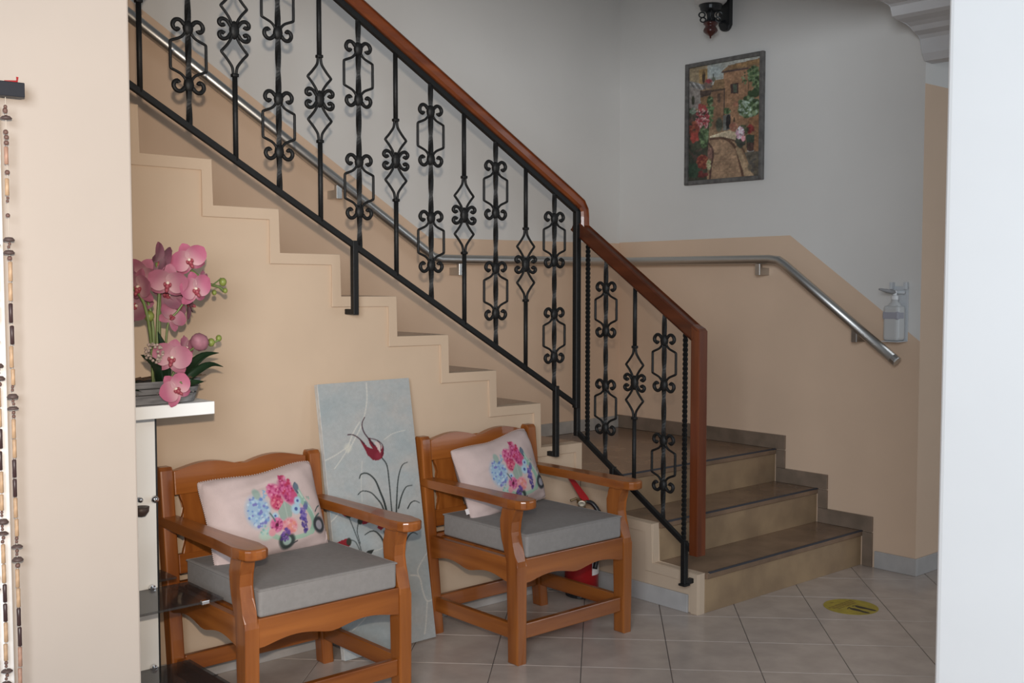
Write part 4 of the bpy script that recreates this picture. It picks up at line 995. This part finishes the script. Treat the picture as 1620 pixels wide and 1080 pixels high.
def ringmesh(zs, grow=0.0, inner=None):
    bm = bmesh.new(); rings = [[bm.verts.new(p_) for p_ in trough_sec(z, grow)] for z in zs]
    if inner is not None: rings += [[bm.verts.new(p_) for p_ in trough_sec(z, grow - inner)] for z in zs[::-1]]
    for A, B in zip(rings, rings[1:]):
        for k in range(32): bm.faces.new((A[k], A[(k + 1) % 32], B[(k + 1) % 32], B[k]))
    if inner is None: bm.faces.new(rings[0][::-1]); bm.faces.new(rings[-1])
    else:
        for k in range(32): bm.faces.new((rings[-1][k], rings[-1][(k + 1) % 32], rings[0][(k + 1) % 32], rings[0][k]))
    return bm
tg = Vector((-2.374 - OX, .0, 0))
tr = finish('trough', ringmesh([.0005, .035, .066]), mat('dark_trough_inner', (.035, .034, .035), .8), oc, loc=tg)
for z0, z1 in ((.002, .030), (.034, .050), (.054, .074)):
    finish('trough_slat', ringmesh([z0, z1], .003, .004), M_TROUGH, tr)
for sx in (-.12, -.065, .0, .065, .12):
    finish('rivet', ball(bmesh.new(), (sx, -.0845 + .0 * sx, .036), .004, 8, sy=.6), M_FRAME, tr)
for k in range(14):
    x0 = rg.uniform(-.13, .12); y0 = rg.uniform(-.06, .05); L_ = rg.uniform(.05, .10); a = rg.uniform(-.6, .6)
    finish('twig', tube(bmesh.new(), [(x0, y0, .074), (x0 + L_ * .5, y0 + L_ * .3 * a, .080), (x0 + L_ * math.cos(a), y0 + L_ * math.sin(a) * .5, .078 + rg.uniform(-.004, .008))], .0018, seg=5), mat('dry_twig', (.10, .06, .035), .8), oc, loc=tg)

# ------------------------------------------------------------------ bead curtain at the far left
cr = thing('curtain_rod', 'dark rod end holding the bead curtain on the near left wall', 'curtain rod', (-2.909, -0.95, 1.965))
finish('rod', bx(-.9, 0, -.016, .016, -.018, .018, bev=.002), mat('dark_slate_rod', (.012, .014, .022), .5), cr)
finish('wall_bracket', bx(-.05, -.02, .0165, .0495, -.012, .012), M_IRON, cr)
finish('hook', tube(bmesh.new(), [(-.045, -.005, .018), (-.015, -.005, .021), (-.014, -.005, .032)], .003, seg=6), M_RED, cr)
BC = {'t': mat('tan_bamboo', (.50, .33, .20), .5, var=.2, vscale=60), 'p': mat('pink_bamboo', (.42, .24, .17), .5, var=.2, vscale=60), 'd': mat('dark_stained_bamboo', (.045, .022, .022), .4), 'b': mat('brown_seed', (.14, .075, .06), .5, var=.3, vscale=80), 'k': mat('dark_husk', (.085, .055, .05), .6)}
def zpx(y): return 1.889 - .001592 * (y - 190)
pat = [('b', 166, 172), ('b', 173, 180), ('b', 181, 190), ('b', 204, 212), ('b', 212, 220), ('b', 220, 229), ('p', 230, 258), ('b', 266, 274), ('t', 279, 306), ('b', 307, 312), ('b', 312, 317), ('b', 333, 340),
       ('k', 370, 378), ('b', 378, 383), ('b', 383, 388), ('k', 390, 398), ('b', 399, 407), ('t', 408, 439), ('t', 441, 470), ('d', 473, 504), ('d', 508, 538), ('t', 540, 574), ('t', 576, 602), ('b', 602, 607), ('b', 607, 612),
       ('k', 615, 624), ('b', 624, 629), ('b', 629, 634), ('k', 635, 641), ('b', 642, 648), ('b', 648, 654), ('t', 655, 686), ('t', 687, 717), ('d', 719, 748), ('d', 750, 779), ('t', 780, 812), ('t', 814, 842), ('b', 842, 848), ('b', 848, 853),
       ('k', 855, 861), ('b', 862, 868), ('b', 868, 873), ('k', 875, 883), ('b', 884, 893), ('t', 894, 924), ('t', 925, 956), ('d', 957, 986), ('d', 988, 1019), ('p', 1020, 1052), ('p', 1054, 1085), ('b', 1086, 1094), ('k', 1100, 1107), ('k', 1114, 1121), ('t', 1124, 1155), ('d', 1158, 1190), ('t', 1192, 1225), ('b', 1226, 1234), ('k', 1238, 1245)]
BEADME = {}
def bead_mesh(c, L_):
    key = (c, round(L_, 3))
    if key in BEADME: return BEADME[key]
    bm = bmesh.new()
    if c in 'tdp': lathe(bm, [(.003, -L_ / 2), (.0053, -L_ / 2 + .002), (.0050, 0), (.0053, L_ / 2 - .002), (.003, L_ / 2)], 8)
    elif c == 'b': ball(bm, (0, 0, 0), min(.0065, L_ / 2), 8, sx=1.0, sy=1.0)
    else: lathe(bm, [(0, -L_ / 2), (.012, -L_ / 2 + .002), (.0145, -.001), (.009, L_ / 2 - .001), (0, L_ / 2)], 10)
    bmesh.ops.recalc_face_normals(bm, faces=bm.faces)
    me = bpy.data.meshes.new('bead'); bm.to_mesh(me); bm.free(); me.materials.append(BC[c])
    for p_ in me.polygons: p_.use_smooth = True
    BEADME[key] = me; return me
bcn = thing('bead_curtain', 'bead curtain strands of bamboo tubes and seeds hanging beside the near left doorway', 'curtain', (-2.951, -0.95, 1.946))
for sx, dz, lab in ((0.0, 0.0, None), (-.033, -.312, None), (-.056, -.45, None)):
    ln = 1.72
    s_ = finish('strand', tube(bmesh.new(), [(0, 0, 0), (0, 0, -ln)], .0011, seg=5), mat('cord', (.55, .48, .40), .8), bcn, loc=(sx, 0, 0))
    for c, a, b in pat:
        L_ = (b - a) * .001592; zc = (zpx((a + b) / 2) + dz) - 1.946
        if zc > -.02: zc -= 0
        if zc < -1.68:
            zc += 1.68
            if zc > -.03: continue
        link('bead', bead_mesh(c, L_), s_, (random.uniform(-.0015, .0015), 0, zc))
